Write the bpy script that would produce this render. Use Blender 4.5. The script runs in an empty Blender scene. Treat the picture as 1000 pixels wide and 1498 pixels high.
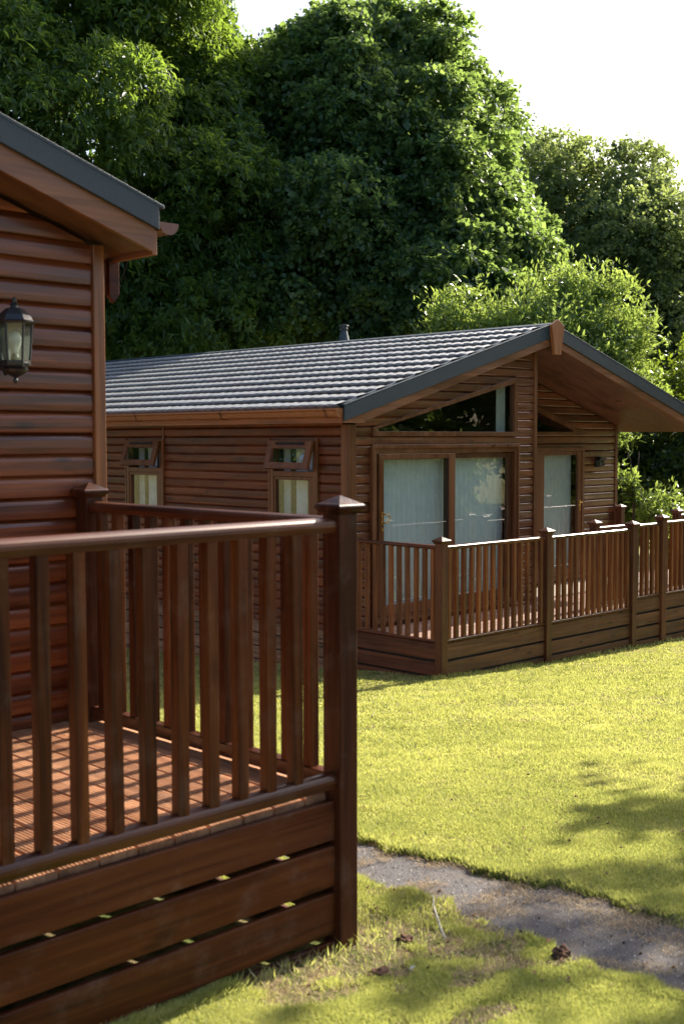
import bpy, bmesh, math, random
import numpy as np
from mathutils import Vector, Matrix
R = math.radians
random.seed(5)
C = bpy.context.scene.collection
scn = bpy.context.scene

# ---------------------------------------------------------------- camera
YAW, PITCH, ROLL, FPX = 0.792908592, 0.0604733592, 0.00198430235, 1758.05
fwh = Vector((math.cos(YAW), math.sin(YAW), 0)); rt = Vector((math.sin(YAW), -math.cos(YAW), 0)); up = Vector((0, 0, 1))
fw = math.cos(PITCH) * fwh - math.sin(PITCH) * up
dn = -math.sin(PITCH) * fwh - math.cos(PITCH) * up
r2 = math.cos(ROLL) * rt + math.sin(ROLL) * dn
d2 = -math.sin(ROLL) * rt + math.cos(ROLL) * dn
cd = bpy.data.cameras.new('camera'); cam = bpy.data.objects.new('camera', cd); C.objects.link(cam)
M = Matrix((r2, -d2, -fw)).transposed()
cam.matrix_world = M.to_4x4()
cd.sensor_fit = 'VERTICAL'; cd.sensor_height = 36.0; cd.lens = 36.0 * FPX / 1498.0
cd.clip_start = 0.05; cd.clip_end = 2000
cd.dof.use_dof = True; cd.dof.focus_distance = 14.5; cd.dof.aperture_fstop = 4.5
scn.camera = cam

# ---------------------------------------------------------------- light
SUN_EL, SUN_AZ = 33.0, 4.0           # azimuth from +X towards +Y
w = bpy.data.worlds.new('World'); scn.world = w; w.use_nodes = True
wn = w.node_tree; bg = wn.nodes['Background']
sky = wn.nodes.new('ShaderNodeTexSky'); sky.sky_type = 'NISHITA'; sky.sun_disc = False
sky.sun_elevation = R(SUN_EL); sky.sun_rotation = R(90 - SUN_AZ)
sky.air_density = 0.8; sky.dust_density = 3.0; sky.ozone_density = 1.0
wn.links.new(sky.outputs[0], bg.inputs[0]); bg.inputs[1].default_value = 0.125
sd = bpy.data.lights.new('sun', 'SUN'); sd.energy = 5.0; sd.angle = R(0.55); sd.color = (1.0, 0.91, 0.77)
so = bpy.data.objects.new('sun', sd); C.objects.link(so)
L = Vector((math.cos(R(SUN_EL)) * math.cos(R(SUN_AZ)), math.cos(R(SUN_EL)) * math.sin(R(SUN_AZ)), math.sin(R(SUN_EL))))
so.rotation_euler = L.to_track_quat('Z', 'Y').to_euler(); so.location = (30, 8, 25)
scn.view_settings.view_transform = 'Standard'; scn.view_settings.look = 'None'
scn.view_settings.exposure = 1.3; scn.view_settings.gamma = 1
scn.cycles.max_bounces = 6; scn.cycles.transparent_max_bounces = 8
scn.cycles.use_denoising = True

# ---------------------------------------------------------------- materials
class NT:
    def __init__(s, name):
        s.m = bpy.data.materials.new(name); s.m.use_nodes = True
        s.t = s.m.node_tree; s.t.nodes.clear()
        s.out = s.n('ShaderNodeOutputMaterial')
    def n(s, typ, **kw):
        o = s.t.nodes.new(typ)
        for k, v in kw.items():
            if k.startswith('i_'): o.inputs[int(k[2:])].default_value = v
            else: setattr(o, k, v)
        return o
    def l(s, a, b, i=0, j=0): s.t.links.new(a.outputs[i], b.inputs[j])
    def L(s, a, b): s.t.links.new(a, b)
    def math(s, op, a, b=None):
        o = s.n('ShaderNodeMath', operation=op)
        for k, x in enumerate((a, b)):
            if x is None: continue
            if isinstance(x, (int, float)): o.inputs[k].default_value = x
            else: s.L(x, o.inputs[k])
        return o.outputs[0]
    def ramp(s, fac, stops, interp='LINEAR'):
        r = s.n('ShaderNodeValToRGB'); r.color_ramp.interpolation = interp
        e = r.color_ramp.elements
        while len(e) < len(stops): e.new(0.5)
        for k, (p, c) in enumerate(stops):
            e[k].position = p; e[k].color = (c[0], c[1], c[2], 1) if not isinstance(c, (int, float)) else (c, c, c, 1)
        s.L(fac, r.inputs[0]); return r.outputs[0]
    def mix(s, fac, a, b, mode='MIX'):
        m = s.n('ShaderNodeMix', data_type='RGBA', blend_type=mode)
        for idx, x in ((0, fac), (6, a), (7, b)):
            if isinstance(x, (int, float)): m.inputs[idx].default_value = x
            elif isinstance(x, tuple): m.inputs[idx].default_value = (*x, 1)
            else: s.L(x, m.inputs[idx])
        return m.outputs[2]
    def noise(s, vec, scale, detail=3, rough=0.5, dist=0.0):
        o = s.n('ShaderNodeTexNoise'); o.inputs['Scale'].default_value = scale; o.inputs['Detail'].default_value = detail
        o.inputs['Roughness'].default_value = rough; o.inputs['Distortion'].default_value = dist
        s.L(vec, o.inputs['Vector']); return o.outputs[0]
    def coord(s, scale=(1, 1, 1), rnd=True):
        tc = s.n('ShaderNodeTexCoord'); v = tc.outputs['Object']
        if rnd:
            oi = s.n('ShaderNodeObjectInfo'); at = s.n('ShaderNodeAttribute', attribute_name='rnd')
            x = s.math('ADD', s.math('MULTIPLY', oi.outputs['Random'], 37.0), s.math('MULTIPLY', at.outputs['Fac'], 53.0))
            cb = s.n('ShaderNodeCombineXYZ')
            for k in range(3): s.L(x, cb.inputs[k])
            ad = s.n('ShaderNodeVectorMath', operation='ADD'); s.L(v, ad.inputs[0]); s.L(cb.outputs[0], ad.inputs[1]); v = ad.outputs[0]
        mp = s.n('ShaderNodeMapping'); mp.inputs['Scale'].default_value = scale; s.L(v, mp.inputs['Vector'])
        return mp.outputs[0]
    def bump(s, h, strength=0.3, dist=0.01):
        b = s.n('ShaderNodeBump'); b.inputs['Strength'].default_value = strength; b.inputs['Distance'].default_value = dist
        s.L(h, b.inputs['Height']); return b.outputs[0]
    def bsdf(s, col, rough=0.5, spec=0.5, normal=None, **kw):
        p = s.n('ShaderNodeBsdfPrincipled')
        if isinstance(col, tuple): p.inputs['Base Color'].default_value = (*col, 1)
        else: s.L(col, p.inputs['Base Color'])
        if isinstance(rough, (int, float)): p.inputs['Roughness'].default_value = rough
        else: s.L(rough, p.inputs['Roughness'])
        p.inputs['Specular IOR Level'].default_value = spec
        if normal is not None: s.L(normal, p.inputs['Normal'])
        for k, v in kw.items(): p.inputs[k].default_value = v
        return p
    def done(s, sh): s.l(sh, s.out); return s.m

def wood(name, dark, mid, light, axis=0, rough=0.42, knots=0.6, wear=0.0, var=0.35, wearcol=(0.30, 0.24, 0.18), coat=0.0, spec=0.45):
    t = NT(name)
    dark = tuple(x * k for x, k in zip(dark, (0.74, 0.70, 0.66))); mid = tuple(x * k for x, k in zip(mid, (0.86, 0.81, 0.76))); light = tuple(x * k for x, k in zip(light, (0.95, 0.91, 0.86)))
    sc = [26, 26, 26]; sc[axis] = 1.1
    v = t.coord(tuple(sc)); n1 = t.noise(v, 1.0, 6, 0.6, 0.6)
    sc2 = [5, 5, 5]; sc2[axis] = 0.7
    v2 = t.coord(tuple(sc2)); n2 = t.noise(v2, 1.0, 3, 0.5)
    f = t.math('ADD', t.math('MULTIPLY', n1, 0.55), t.math('MULTIPLY', n2, 0.45))
    col = t.ramp(f, [(0.38, dark), (0.5, mid), (0.62, light)])
    if knots:
        sk = [9, 9, 9]; sk[axis] = 2.6
        vk = t.coord(tuple(sk)); vo = t.n('ShaderNodeTexVoronoi'); vo.inputs['Scale'].default_value = 1.0; t.L(vk, vo.inputs['Vector'])
        k = t.ramp(vo.outputs['Distance'], [(0.05, 1.0), (0.11, 0.7), (0.20, 0.0)])
        gate = t.math('GREATER_THAN', t.noise(t.coord((2.2, 2.2, 2.2)), 1.0, 1), 0.44)
        kk = t.math('MULTIPLY', t.math('MULTIPLY', k, knots), gate)
        col = t.mix(kk, col, (dark[0] * 0.3, dark[1] * 0.3, dark[2] * 0.3))
    oi = t.n('ShaderNodeObjectInfo'); at = t.n('ShaderNodeAttribute', attribute_name='rnd')
    r = t.math('FRACT', t.math('ADD', oi.outputs['Random'], at.outputs['Fac']))
    br = t.math('ADD', t.math('MULTIPLY', r, var), 1 - var / 2)
    cb = t.n('ShaderNodeCombineXYZ')
    for k in range(3): t.L(br, cb.inputs[k])
    col = t.mix(1.0, col, cb.outputs[0], 'MULTIPLY')
    if wear:
        nw = t.noise(t.coord((3, 3, 3)), 2.0, 6, 0.7)
        wf = t.ramp(nw, [(0.52, 0.0), (0.7, wear)])
        col = t.mix(wf, col, wearcol)
    rr = t.ramp(n2, [(0.3, rough - 0.1), (0.7, rough + 0.15)])
    p_ = t.bsdf(col, rr, spec, t.bump(n1, 0.35, 0.004))
    if coat: p_.inputs['Coat Weight'].default_value = coat; p_.inputs['Coat Roughness'].default_value = 0.15
    return t.done(p_)

M_ = {}
M_['siding_near'] = wood('siding_near', (0.06, 0.013, 0.003), (0.155, 0.037, 0.0085), (0.25, 0.07, 0.016), 0, 0.40, 0.85, var=0.5, coat=0.3)
M_['siding_front'] = wood('siding_front', (0.08, 0.023, 0.007), (0.15, 0.046, 0.013), (0.21, 0.07, 0.02), 0, 0.42, 0.7, 0.15, var=0.5, coat=1.0)
M_['siding_side'] = wood('siding_side', (0.075, 0.017, 0.004), (0.14, 0.036, 0.008), (0.19, 0.055, 0.013), 1, 0.45, 0.8, 0.1, var=0.45)
M_['trim_x'] = wood('trim_x', (0.15, 0.058, 0.022), (0.22, 0.09, 0.036), (0.29, 0.125, 0.055), 0, 0.42, 0.0, var=0.2)
M_['trim_y'] = wood('trim_y', (0.17, 0.060, 0.020), (0.25, 0.095, 0.034), (0.32, 0.130, 0.05), 1, 0.42, 0.0, var=0.2)
M_['trim_z'] = wood('trim_z', (0.17, 0.06, 0.017), (0.27, 0.098, 0.028), (0.36, 0.14, 0.042), 2, 0.38, 0.2, var=0.2)
M_['frame'] = wood('frame', (0.120, 0.045, 0.016), (0.165, 0.066, 0.025), (0.21, 0.088, 0.036), 2, 0.35, 0.0, var=0.1)
M_['frame_dark'] = wood('frame_dark', (0.07, 0.028, 0.011), (0.10, 0.040, 0.016), (0.13, 0.055, 0.022), 2, 0.35, 0.0, var=0.1)
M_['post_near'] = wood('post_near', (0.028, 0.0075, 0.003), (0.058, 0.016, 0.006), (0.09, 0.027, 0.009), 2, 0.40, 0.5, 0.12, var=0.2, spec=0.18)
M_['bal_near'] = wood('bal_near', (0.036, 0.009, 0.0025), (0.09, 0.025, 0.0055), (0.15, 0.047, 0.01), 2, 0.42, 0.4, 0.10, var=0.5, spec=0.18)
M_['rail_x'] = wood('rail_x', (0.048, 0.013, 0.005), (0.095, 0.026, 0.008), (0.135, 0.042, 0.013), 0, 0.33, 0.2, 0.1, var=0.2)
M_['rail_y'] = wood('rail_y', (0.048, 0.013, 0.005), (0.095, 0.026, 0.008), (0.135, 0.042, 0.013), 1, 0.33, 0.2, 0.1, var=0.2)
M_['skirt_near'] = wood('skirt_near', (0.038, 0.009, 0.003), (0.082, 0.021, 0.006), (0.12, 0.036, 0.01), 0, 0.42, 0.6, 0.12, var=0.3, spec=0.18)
M_['post_far'] = wood('post_far', (0.06, 0.019, 0.006), (0.12, 0.038, 0.011), (0.17, 0.057, 0.017), 2, 0.5, 0.4, 0.25, var=0.3, wearcol=(0.13, 0.085, 0.055))
M_['bal_far'] = wood('bal_far', (0.09, 0.028, 0.006), (0.18, 0.06, 0.013), (0.27, 0.1, 0.023), 2, 0.45, 0.3, 0.1, var=0.55)
M_['skirt_far_x'] = wood('skirt_far_x', (0.075, 0.03, 0.011), (0.14, 0.058, 0.021), (0.19, 0.085, 0.034), 0, 0.6, 0.7, 0.35, var=0.45, wearcol=(0.16, 0.11, 0.075))
M_['skirt_far_y'] = wood('skirt_far_y', (0.070, 0.020, 0.008), (0.125, 0.038, 0.015), (0.17, 0.060, 0.025), 1, 0.5, 0.6, 0.2, var=0.4, wearcol=(0.12, 0.08, 0.05))
M_['skirt_pale'] = wood('skirt_pale', (0.14, 0.085, 0.05), (0.22, 0.14, 0.085), (0.30, 0.20, 0.13), 1, 0.7, 0.8, 0.3, var=0.5)
M_['deck'] = wood('deck_wood', (0.28, 0.125, 0.058), (0.42, 0.2, 0.095), (0.54, 0.29, 0.15), 1, 0.6, 0.35, 0.3, var=0.3, wearcol=(0.42, 0.27, 0.18))
M_['deck_far'] = wood('deck_wood_far', (0.26, 0.15, 0.11), (0.36, 0.22, 0.17), (0.45, 0.30, 0.24), 0, 0.65, 0.3, 0.3, var=0.3)
M_['soffit'] = wood('soffit', (0.085, 0.036, 0.017), (0.13, 0.056, 0.027), (0.17, 0.075, 0.036), 0, 0.5, 0.0, var=0.15)

def plain(name, col, rough=0.5, spec=0.5, metal=0.0, nscale=30, amt=0.25, bump=0.1):
    t = NT(name); v = t.coord((1, 1, 1)); n = t.noise(v, nscale, 4, 0.6)
    c = t.ramp(n, [(0.3, tuple(x * (1 - amt) for x in col)), (0.7, tuple(min(1, x * (1 + amt)) for x in col))])
    return t.done(t.bsdf(c, rough, spec, t.bump(n, bump, 0.004), **{'Metallic': metal}))
M_['black_metal'] = plain('black_metal', (0.014, 0.016, 0.017), 0.38, 0.6, 0.0, 60, 0.4, 0.25)
M_['brass'] = plain('brass', (0.75, 0.48, 0.16), 0.25, 0.5, 1.0)
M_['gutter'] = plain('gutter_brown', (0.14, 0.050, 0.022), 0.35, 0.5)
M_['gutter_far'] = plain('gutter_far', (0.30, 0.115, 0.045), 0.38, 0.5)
M_['verge'] = plain('verge_dark', (0.030, 0.047, 0.060), 0.6, 0.4, 0.0, 350, 0.5, 0.6)
M_['steel'] = plain('flue_steel', (0.25, 0.27, 0.30), 0.3, 0.5, 0.8)
M_['blind'] = plain('blind_fabric', (0.70, 0.74, 0.70), 0.8, 0.2, 0.0, 6, 0.08)
M_['curtain'] = plain('curtain_fabric', (0.70, 0.75, 0.84), 0.85, 0.2, 0.0, 8, 0.1)
M_['inner'] = plain('inner_wall', (0.35, 0.30, 0.25), 0.9, 0.1)
M_['stone'] = plain('pale_stone', (0.7, 0.68, 0.62), 0.8, 0.2, 0.0, 80, 0.3, 0.5)
M_['twig'] = plain('bare_twig', (0.55, 0.50, 0.42), 0.7, 0.2, 0.0, 80, 0.3, 0.5)
M_['clod'] = plain('soil_clod', (0.11, 0.060, 0.040), 0.95, 0.1, 0.0, 60, 0.6, 1.0)
M_['leaf_dry'] = plain('dry_leaf', (0.13, 0.075, 0.04), 0.8, 0.2, 0.0, 20, 0.5)
M_['bark'] = plain('bark', (0.07, 0.055, 0.04), 0.9, 0.1, 0.0, 12, 0.5, 1.0)
M_['rubber'] = plain('gasket', (0.02, 0.02, 0.02), 0.6, 0.3)
M_['bulb'] = plain('bulb_glass', (0.75, 0.76, 0.74), 0.15, 0.6)

def glass(name, tint, base, rough=0.0):
    t = NT(name)
    fr = t.n('ShaderNodeLayerWeight')
    f = t.math('ADD', t.math('MULTIPLY', t.math('POWER', fr.outputs['Facing'], 4.0), 0.9), base)
    tr = t.n('ShaderNodeBsdfTransparent'); tr.inputs[0].default_value = (*tint, 1)
    gl = t.n('ShaderNodeBsdfGlossy'); gl.inputs['Roughness'].default_value = rough
    v = t.coord((1, 1, 1), False); n = t.noise(v, 1.2, 2)
    t.L(t.bump(n, 0.02, 0.01), gl.inputs['Normal'])
    mx = t.n('ShaderNodeMixShader'); t.L(f, mx.inputs[0]); t.l(tr, mx, 0, 1); t.l(gl, mx, 0, 2)
    return t.done(mx)
M_['glass'] = glass('door_glass', (0.84, 0.93, 0.91), 0.15, 0.0)
M_['glass_dark'] = glass('gable_glass', (0.62, 0.66, 0.62), 0.09, 0.0)
t = NT('lantern_glass')
g1 = t.n('ShaderNodeBsdfTransparent'); g1.inputs[0].default_value = (0.66, 0.74, 0.70, 1)
g2 = t.n('ShaderNodeBsdfTranslucent'); g2.inputs[0].default_value = (0.5, 0.55, 0.5, 1)
g3 = t.n('ShaderNodeBsdfGlossy'); g3.inputs['Roughness'].default_value = 0.12
m1 = t.n('ShaderNodeMixShader', i_0=0.12); m2 = t.n('ShaderNodeMixShader', i_0=0.12)
t.l(g1, m1, 0, 1); t.l(g2, m1, 0, 2); t.l(m1, m2, 0, 1); t.l(g3, m2, 0, 2)
M_['lantern_glass'] = t.done(m2)

# roof tile: stone-chipped steel, slate grey
t = NT('roof_tile')
v = t.coord((1, 1, 1)); n = t.noise(v, 220, 3, 0.7); nb = t.noise(v, 1.3, 4, 0.6)
c = t.ramp(n, [(0.3, (0.075, 0.09, 0.10)), (0.5, (0.18, 0.195, 0.205)), (0.72, (0.46, 0.45, 0.44))])
c = t.mix(t.ramp(nb, [(0.35, 0.0), (0.7, 0.35)]), c, (0.17, 0.16, 0.14))
M_['tile'] = t.done(t.bsdf(c, 0.45, 1.0, t.bump(n, 0.5, 0.003)))

def leafmat(name, cols, trans, rough=0.45, spec=0.5, tf=0.5):
    t = NT(name); at = t.n('ShaderNodeAttribute', attribute_name='rnd')
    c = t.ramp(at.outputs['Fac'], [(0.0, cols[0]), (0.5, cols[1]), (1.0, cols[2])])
    p = t.bsdf(c, rough, spec)
    tc = t.mix(at.outputs['Fac'], tuple(x * 0.8 for x in trans), tuple(min(1, x * 1.2) for x in trans))
    tr = t.n('ShaderNodeBsdfTranslucent'); t.L(tc, tr.inputs[0])
    mx = t.n('ShaderNodeMixShader', i_0=tf); t.l(p, mx, 0, 1); t.l(tr, mx, 0, 2)
    return t.done(mx)
M_['leaf_a'] = leafmat('leaf_chestnut', [(0.024, 0.064, 0.024), (0.042, 0.100, 0.028), (0.066, 0.140, 0.034)], (0.30, 0.44, 0.05))
M_['leaf_b'] = leafmat('leaf_lime', [(0.020, 0.058, 0.032), (0.036, 0.092, 0.044), (0.066, 0.135, 0.050)], (0.30, 0.43, 0.09))
M_['leaf_c'] = leafmat('leaf_far', [(0.040, 0.080, 0.042), (0.070, 0.125, 0.058), (0.115, 0.175, 0.070)], (0.34, 0.42, 0.11))
M_['leaf_laurel'] = leafmat('leaf_laurel', [(0.05, 0.10, 0.03), (0.09, 0.165, 0.045), (0.16, 0.245, 0.07)], (0.38, 0.50, 0.09), 0.25, 0.7, 0.45)
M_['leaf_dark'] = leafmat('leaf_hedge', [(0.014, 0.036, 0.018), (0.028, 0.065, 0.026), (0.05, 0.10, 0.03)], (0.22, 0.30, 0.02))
M_['grass'] = leafmat('grass_blade', [(0.125, 0.21, 0.045), (0.345, 0.37, 0.10), (0.62, 0.53, 0.29)], (0.575, 0.595, 0.15), 0.5, 0.35, 0.45)
M_['grit'] = leafmat('grit', [(0.05, 0.05, 0.05), (0.20, 0.185, 0.18), (0.50, 0.46, 0.42)], (0.1, 0.1, 0.1), 0.8, 0.3, 0.0)
M_['straw'] = leafmat('straw', [(0.24, 0.17, 0.09), (0.38, 0.28, 0.16), (0.52, 0.40, 0.25)], (0.4, 0.3, 0.16), 0.7, 0.2, 0.25)

t = NT('lawn_soil')
v = t.coord((1, 1, 1), False); n = t.noise(v, 1.1, 5, 0.6); nf = t.noise(v, 60, 5, 0.75); nm = t.noise(v, 9, 4, 0.6)
c = t.ramp(n, [(0.32, (0.12, 0.17, 0.04)), (0.55, (0.19, 0.225, 0.06)), (0.72, (0.28, 0.26, 0.11))])
c = t.mix(t.ramp(nf, [(0.38, 0.6), (0.56, 0.0)]), c, (0.06, 0.07, 0.022))
c = t.mix(t.ramp(nm, [(0.44, 0.0), (0.62, 0.8)]), c, (0.40, 0.275, 0.165))
M_['lawn'] = t.done(t.bsdf(c, 0.9, 0.1, t.bump(t.math('ADD', nf, nm), 1.0, 0.03)))
t = NT('path_asphalt')
v = t.coord((1, 1, 1), False); n = t.noise(v, 110, 6, 0.85); nb = t.noise(v, 3.2, 6, 0.7); nc = t.noise(v, 22, 6, 0.75)
c = t.ramp(n, [(0.36, (0.075, 0.072, 0.074)), (0.50, (0.145, 0.137, 0.138)), (0.66, (0.25, 0.235, 0.23))])
c = t.mix(t.ramp(nb, [(0.45, 0.0), (0.66, 0.65)]), c, (0.20, 0.155, 0.115))
c = t.mix(t.ramp(nc, [(0.60, 0.0), (0.74, 0.6)]), c, (0.045, 0.035, 0.028))
M_['path'] = t.done(t.bsdf(c, 0.85, 0.25, t.bump(t.math('ADD', n, nc), 1.0, 0.015)))

# ---------------------------------------------------------------- mesh helpers
class MB:
    def __init__(s): s.v = []; s.f = []; s.r = []
    def add(s, vs, fs, rnd=None):
        b = len(s.v); s.v += [tuple(x) for x in vs]; s.f += [tuple(b + i for i in f) for f in fs]
        rr = random.random() if rnd is None else rnd
        s.r += [rr] * len(fs); return s
    def box(s, a, b, rnd=None):
        x0, y0, z0 = a; x1, y1, z1 = b
        x0, x1 = min(x0, x1), max(x0, x1); y0, y1 = min(y0, y1), max(y0, y1); z0, z1 = min(z0, z1), max(z0, z1)
        return s.add([(x0, y0, z0), (x1, y0, z0), (x1, y1, z0), (x0, y1, z0), (x0, y0, z1), (x1, y0, z1), (x1, y1, z1), (x0, y1, z1)],
                     [(0, 3, 2, 1), (4, 5, 6, 7), (0, 1, 5, 4), (1, 2, 6, 5), (2, 3, 7, 6), (3, 0, 4, 7)], rnd)
    def prism(s, poly, axis, a, b, rnd=None):
        """poly: 2-D outline (in the two other axes, in x,y,z order), extruded from a to b along axis"""
        def P(p, k):
            q = list(p); q.insert(axis, k); return q
        n = len(poly); vs = [P(p, a) for p in poly] + [P(p, b) for p in poly]
        fs = [tuple(range(n))[::-1], tuple(range(n, 2 * n))] + [(i, (i + 1) % n, n + (i + 1) % n, n + i) for i in range(n)]
        return s.add(vs, fs, rnd)
    def rings(s, rings, cap=True, rnd=None):
        n = len(rings[0]); vs = [p for r in rings for p in r]; fs = []
        for k in range(len(rings) - 1):
            for i in range(n):
                fs.append((k * n + i, k * n + (i + 1) % n, (k + 1) * n + (i + 1) % n, (k + 1) * n + i))
        if cap: fs += [tuple(range(n))[::-1], tuple((len(rings) - 1) * n + i for i in range(n))]
        return s.add(vs, fs, rnd)
    def lathe(s, c, prof, n=12, ph=0.0, cap=True):
        return s.rings([[(c[0] + r * math.cos(ph + 2 * math.pi * i / n), c[1] + r * math.sin(ph + 2 * math.pi * i / n), c[2] + z) for i in range(n)] for r, z in prof], cap)
    def tube(s, pts, rad, n=8):
        rr = rad if isinstance(rad, (list, tuple)) else [rad] * len(pts)
        rings = []
        for k, p in enumerate(pts):
            p = Vector(p); d = (Vector(pts[min(k + 1, len(pts) - 1)]) - Vector(pts[max(k - 1, 0)])).normalized()
            a = d.orthogonal().normalized() if abs(d.z) > 0.9 else d.cross(Vector((0, 0, 1))).normalized()
            b = d.cross(a).normalized()
            rings.append([tuple(p + rr[k] * (math.cos(2 * math.pi * i / n) * a + math.sin(2 * math.pi * i / n) * b)) for i in range(n)])
        return s.rings(rings)

def root_of(o):
    p = Vector((0, 0, 0))
    while o is not None: p += o.location; o = o.parent
    return p
def build(name, mb, mat, parent=None, org=None, bevel=0.0, smooth=False, loc=None):
    """mb in world coordinates (or local ones if loc is given)"""
    base = root_of(parent) if parent is not None else Vector((0, 0, 0))
    sh = Vector((0, 0, 0)) if loc is not None else (Vector(org) if org is not None else base)
    me = bpy.data.meshes.new(name); me.from_pydata([tuple(Vector(v) - sh) for v in mb.v], [], mb.f)
    at = me.attributes.new('rnd', 'FLOAT', 'FACE'); at.data.foreach_set('value', mb.r)
    bm = bmesh.new(); bm.from_mesh(me); bmesh.ops.recalc_face_normals(bm, faces=bm.faces); bm.to_mesh(me); bm.free()
    me.materials.append(M_[mat])
    if smooth: me.shade_smooth()
    o = bpy.data.objects.new(name, me); C.objects.link(o)
    if parent is not None: o.parent = parent
    if loc is not None: o.location = Vector(loc) - base
    elif org is not None: o.location = Vector(org) - base
    if bevel:
        b = o.modifiers.new('bevel', 'BEVEL'); b.width = bevel; b.segments = 2; b.limit_method = 'ANGLE'; b.harden_normals = False
    return o
def raw(name, verts, faces, mat, rnd=None, smooth=False):
    me = bpy.data.meshes.new(name)
    nv, nf, k = len(verts), len(faces), faces.shape[1]
    me.vertices.add(nv); me.vertices.foreach_set('co', verts.astype(np.float32).ravel())
    me.loops.add(nf * k); me.loops.foreach_set('vertex_index', faces.astype(np.int32).ravel())
    me.polygons.add(nf); me.polygons.foreach_set('loop_start', np.arange(0, nf * k, k, dtype=np.int32))
    try: me.polygons.foreach_set('loop_total', np.full(nf, k, dtype=np.int32))
    except Exception: pass
    if rnd is not None:
        at = me.attributes.new('rnd', 'FLOAT', 'FACE'); at.data.foreach_set('value', rnd.astype(np.float32))
    me.update(calc_edges=True); me.materials.append(M_[mat])
    if smooth: me.shade_smooth()
    o = bpy.data.objects.new(name, me); C.objects.link(o); return o
def empty(name, loc, label, cat, group=None):
    o = bpy.data.objects.new(name, None); C.objects.link(o); o.location = loc; o.empty_display_size = 0.2
    o['label'] = label; o['category'] = cat
    if group: o['group'] = group
    return o
def tag(o, label=None, cat=None, group=None, kind=None):
    if label: o['label'] = label
    if cat: o['category'] = cat
    if group: o['group'] = group
    if kind: o['kind'] = kind
    return o
def dup(o, parent, loc):
    c = o.copy(); C.objects.link(c); c.parent = parent; c.location = Vector(loc) - root_of(parent)
    for ch in list(o.children):
        k = ch.copy(); C.objects.link(k); k.parent = c; k.location = ch.location
    return c

# ---------------------------------------------------------------- ground
def gz(u, v):
    du = 40 * np.tanh((u - 3.15) / 40); dv = 28 * np.tanh((v - 3.21) / 28)
    return -1.96 - 0.035 * du - 0.07 * dv + 0.02 * np.sin(0.9 * u + 0.4) * np.sin(0.8 * v + 1.1)
PATH = [(4.20, 9.5, 0.24), (4.14, 6.0, 0.245), (4.08, 4.2, 0.245), (4.083, 3.45, 0.235), (4.05, 2.9, 0.30), (3.975, 2.4, 0.33), (3.90, 1.9, 0.33), (3.8, 0.5, 0.33), (3.8, -4, 0.33)]
_pv = np.array([p[1] for p in PATH][::-1]); _pu = np.array([p[0] for p in PATH][::-1]); _pw = np.array([p[2] for p in PATH][::-1])
def path_d(u, v):
    """signed distance from the path edge, negative inside"""
    c = np.interp(v, _pv, _pu); h = np.interp(v, _pv, _pw)
    h = h + 0.025 * np.sin(v * 9.0 + 0.5 * np.sign(u - c)) + 0.018 * np.sin(v * 23.0 + u * 3) + 0.012 * np.sin(v * 51 + 2 * u)
    d = np.abs(u - c) - h
    return np.where(v > 9.4, 1.0, d)
def sheet(name, us, vs, dz, mat, mask=None):
    U, V = np.meshgrid(us, vs, indexing='ij'); Zz = gz(U, V) + (dz(U, V) if callable(dz) else dz)
    P = np.stack([U, V, Zz], -1).reshape(-1, 3); n, m = len(us), len(vs)
    i, j = np.meshgrid(np.arange(n - 1), np.arange(m - 1), indexing='ij'); a = (i * m + j).ravel()
    F = np.stack([a, a + m, a + m + 1, a + 1], -1)
    if mask is not None:
        cu = P[F].mean(1); F = F[mask(cu[:, 0], cu[:, 1])]
    return raw(name, P, F, mat, smooth=True)
us = np.concatenate([[-900, -400, -200, -100, -60, -30, -15], np.arange(-8, 2, 0.5), np.arange(2, 7, 0.05), np.arange(7, 20, 0.25), np.arange(20, 60, 2), [80, 120, 250, 500, 900]])
vs = np.concatenate([[-900, -400, -200, -100, -60, -30, -15, -8, -4, -2], np.arange(0, 7, 0.05), np.arange(7, 20, 0.25), np.arange(20, 60, 2), [80, 120, 250, 500, 900]])
def lump(u, v):
    n = 0.006 * np.sin(3.1 * u + 2 * v) * np.sin(2.7 * v) + 0.004 * np.sin(11 * u + 3) * np.sin(9 * v + u)
    n = n * (np.hypot(u - 5, v - 4) < 12)
    return n - 0.024 * np.clip(-path_d(u, v) / 0.03, 0, 1) * (np.abs(v) < 9.5)
g = sheet('ground', us, vs, lump, 'lawn'); tag(g, kind='structure')
pu = np.arange(3.3, 4.75, 0.05); pv = np.arange(-4, 9.6, 0.1)
p = sheet('path', pu, pv, lambda u, v: -0.014 + 0.004 * np.sin(7 * v) * np.sin(9 * u), 'path', lambda u, v: path_d(u, v) < 0.06); tag(p, kind='structure')

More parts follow.
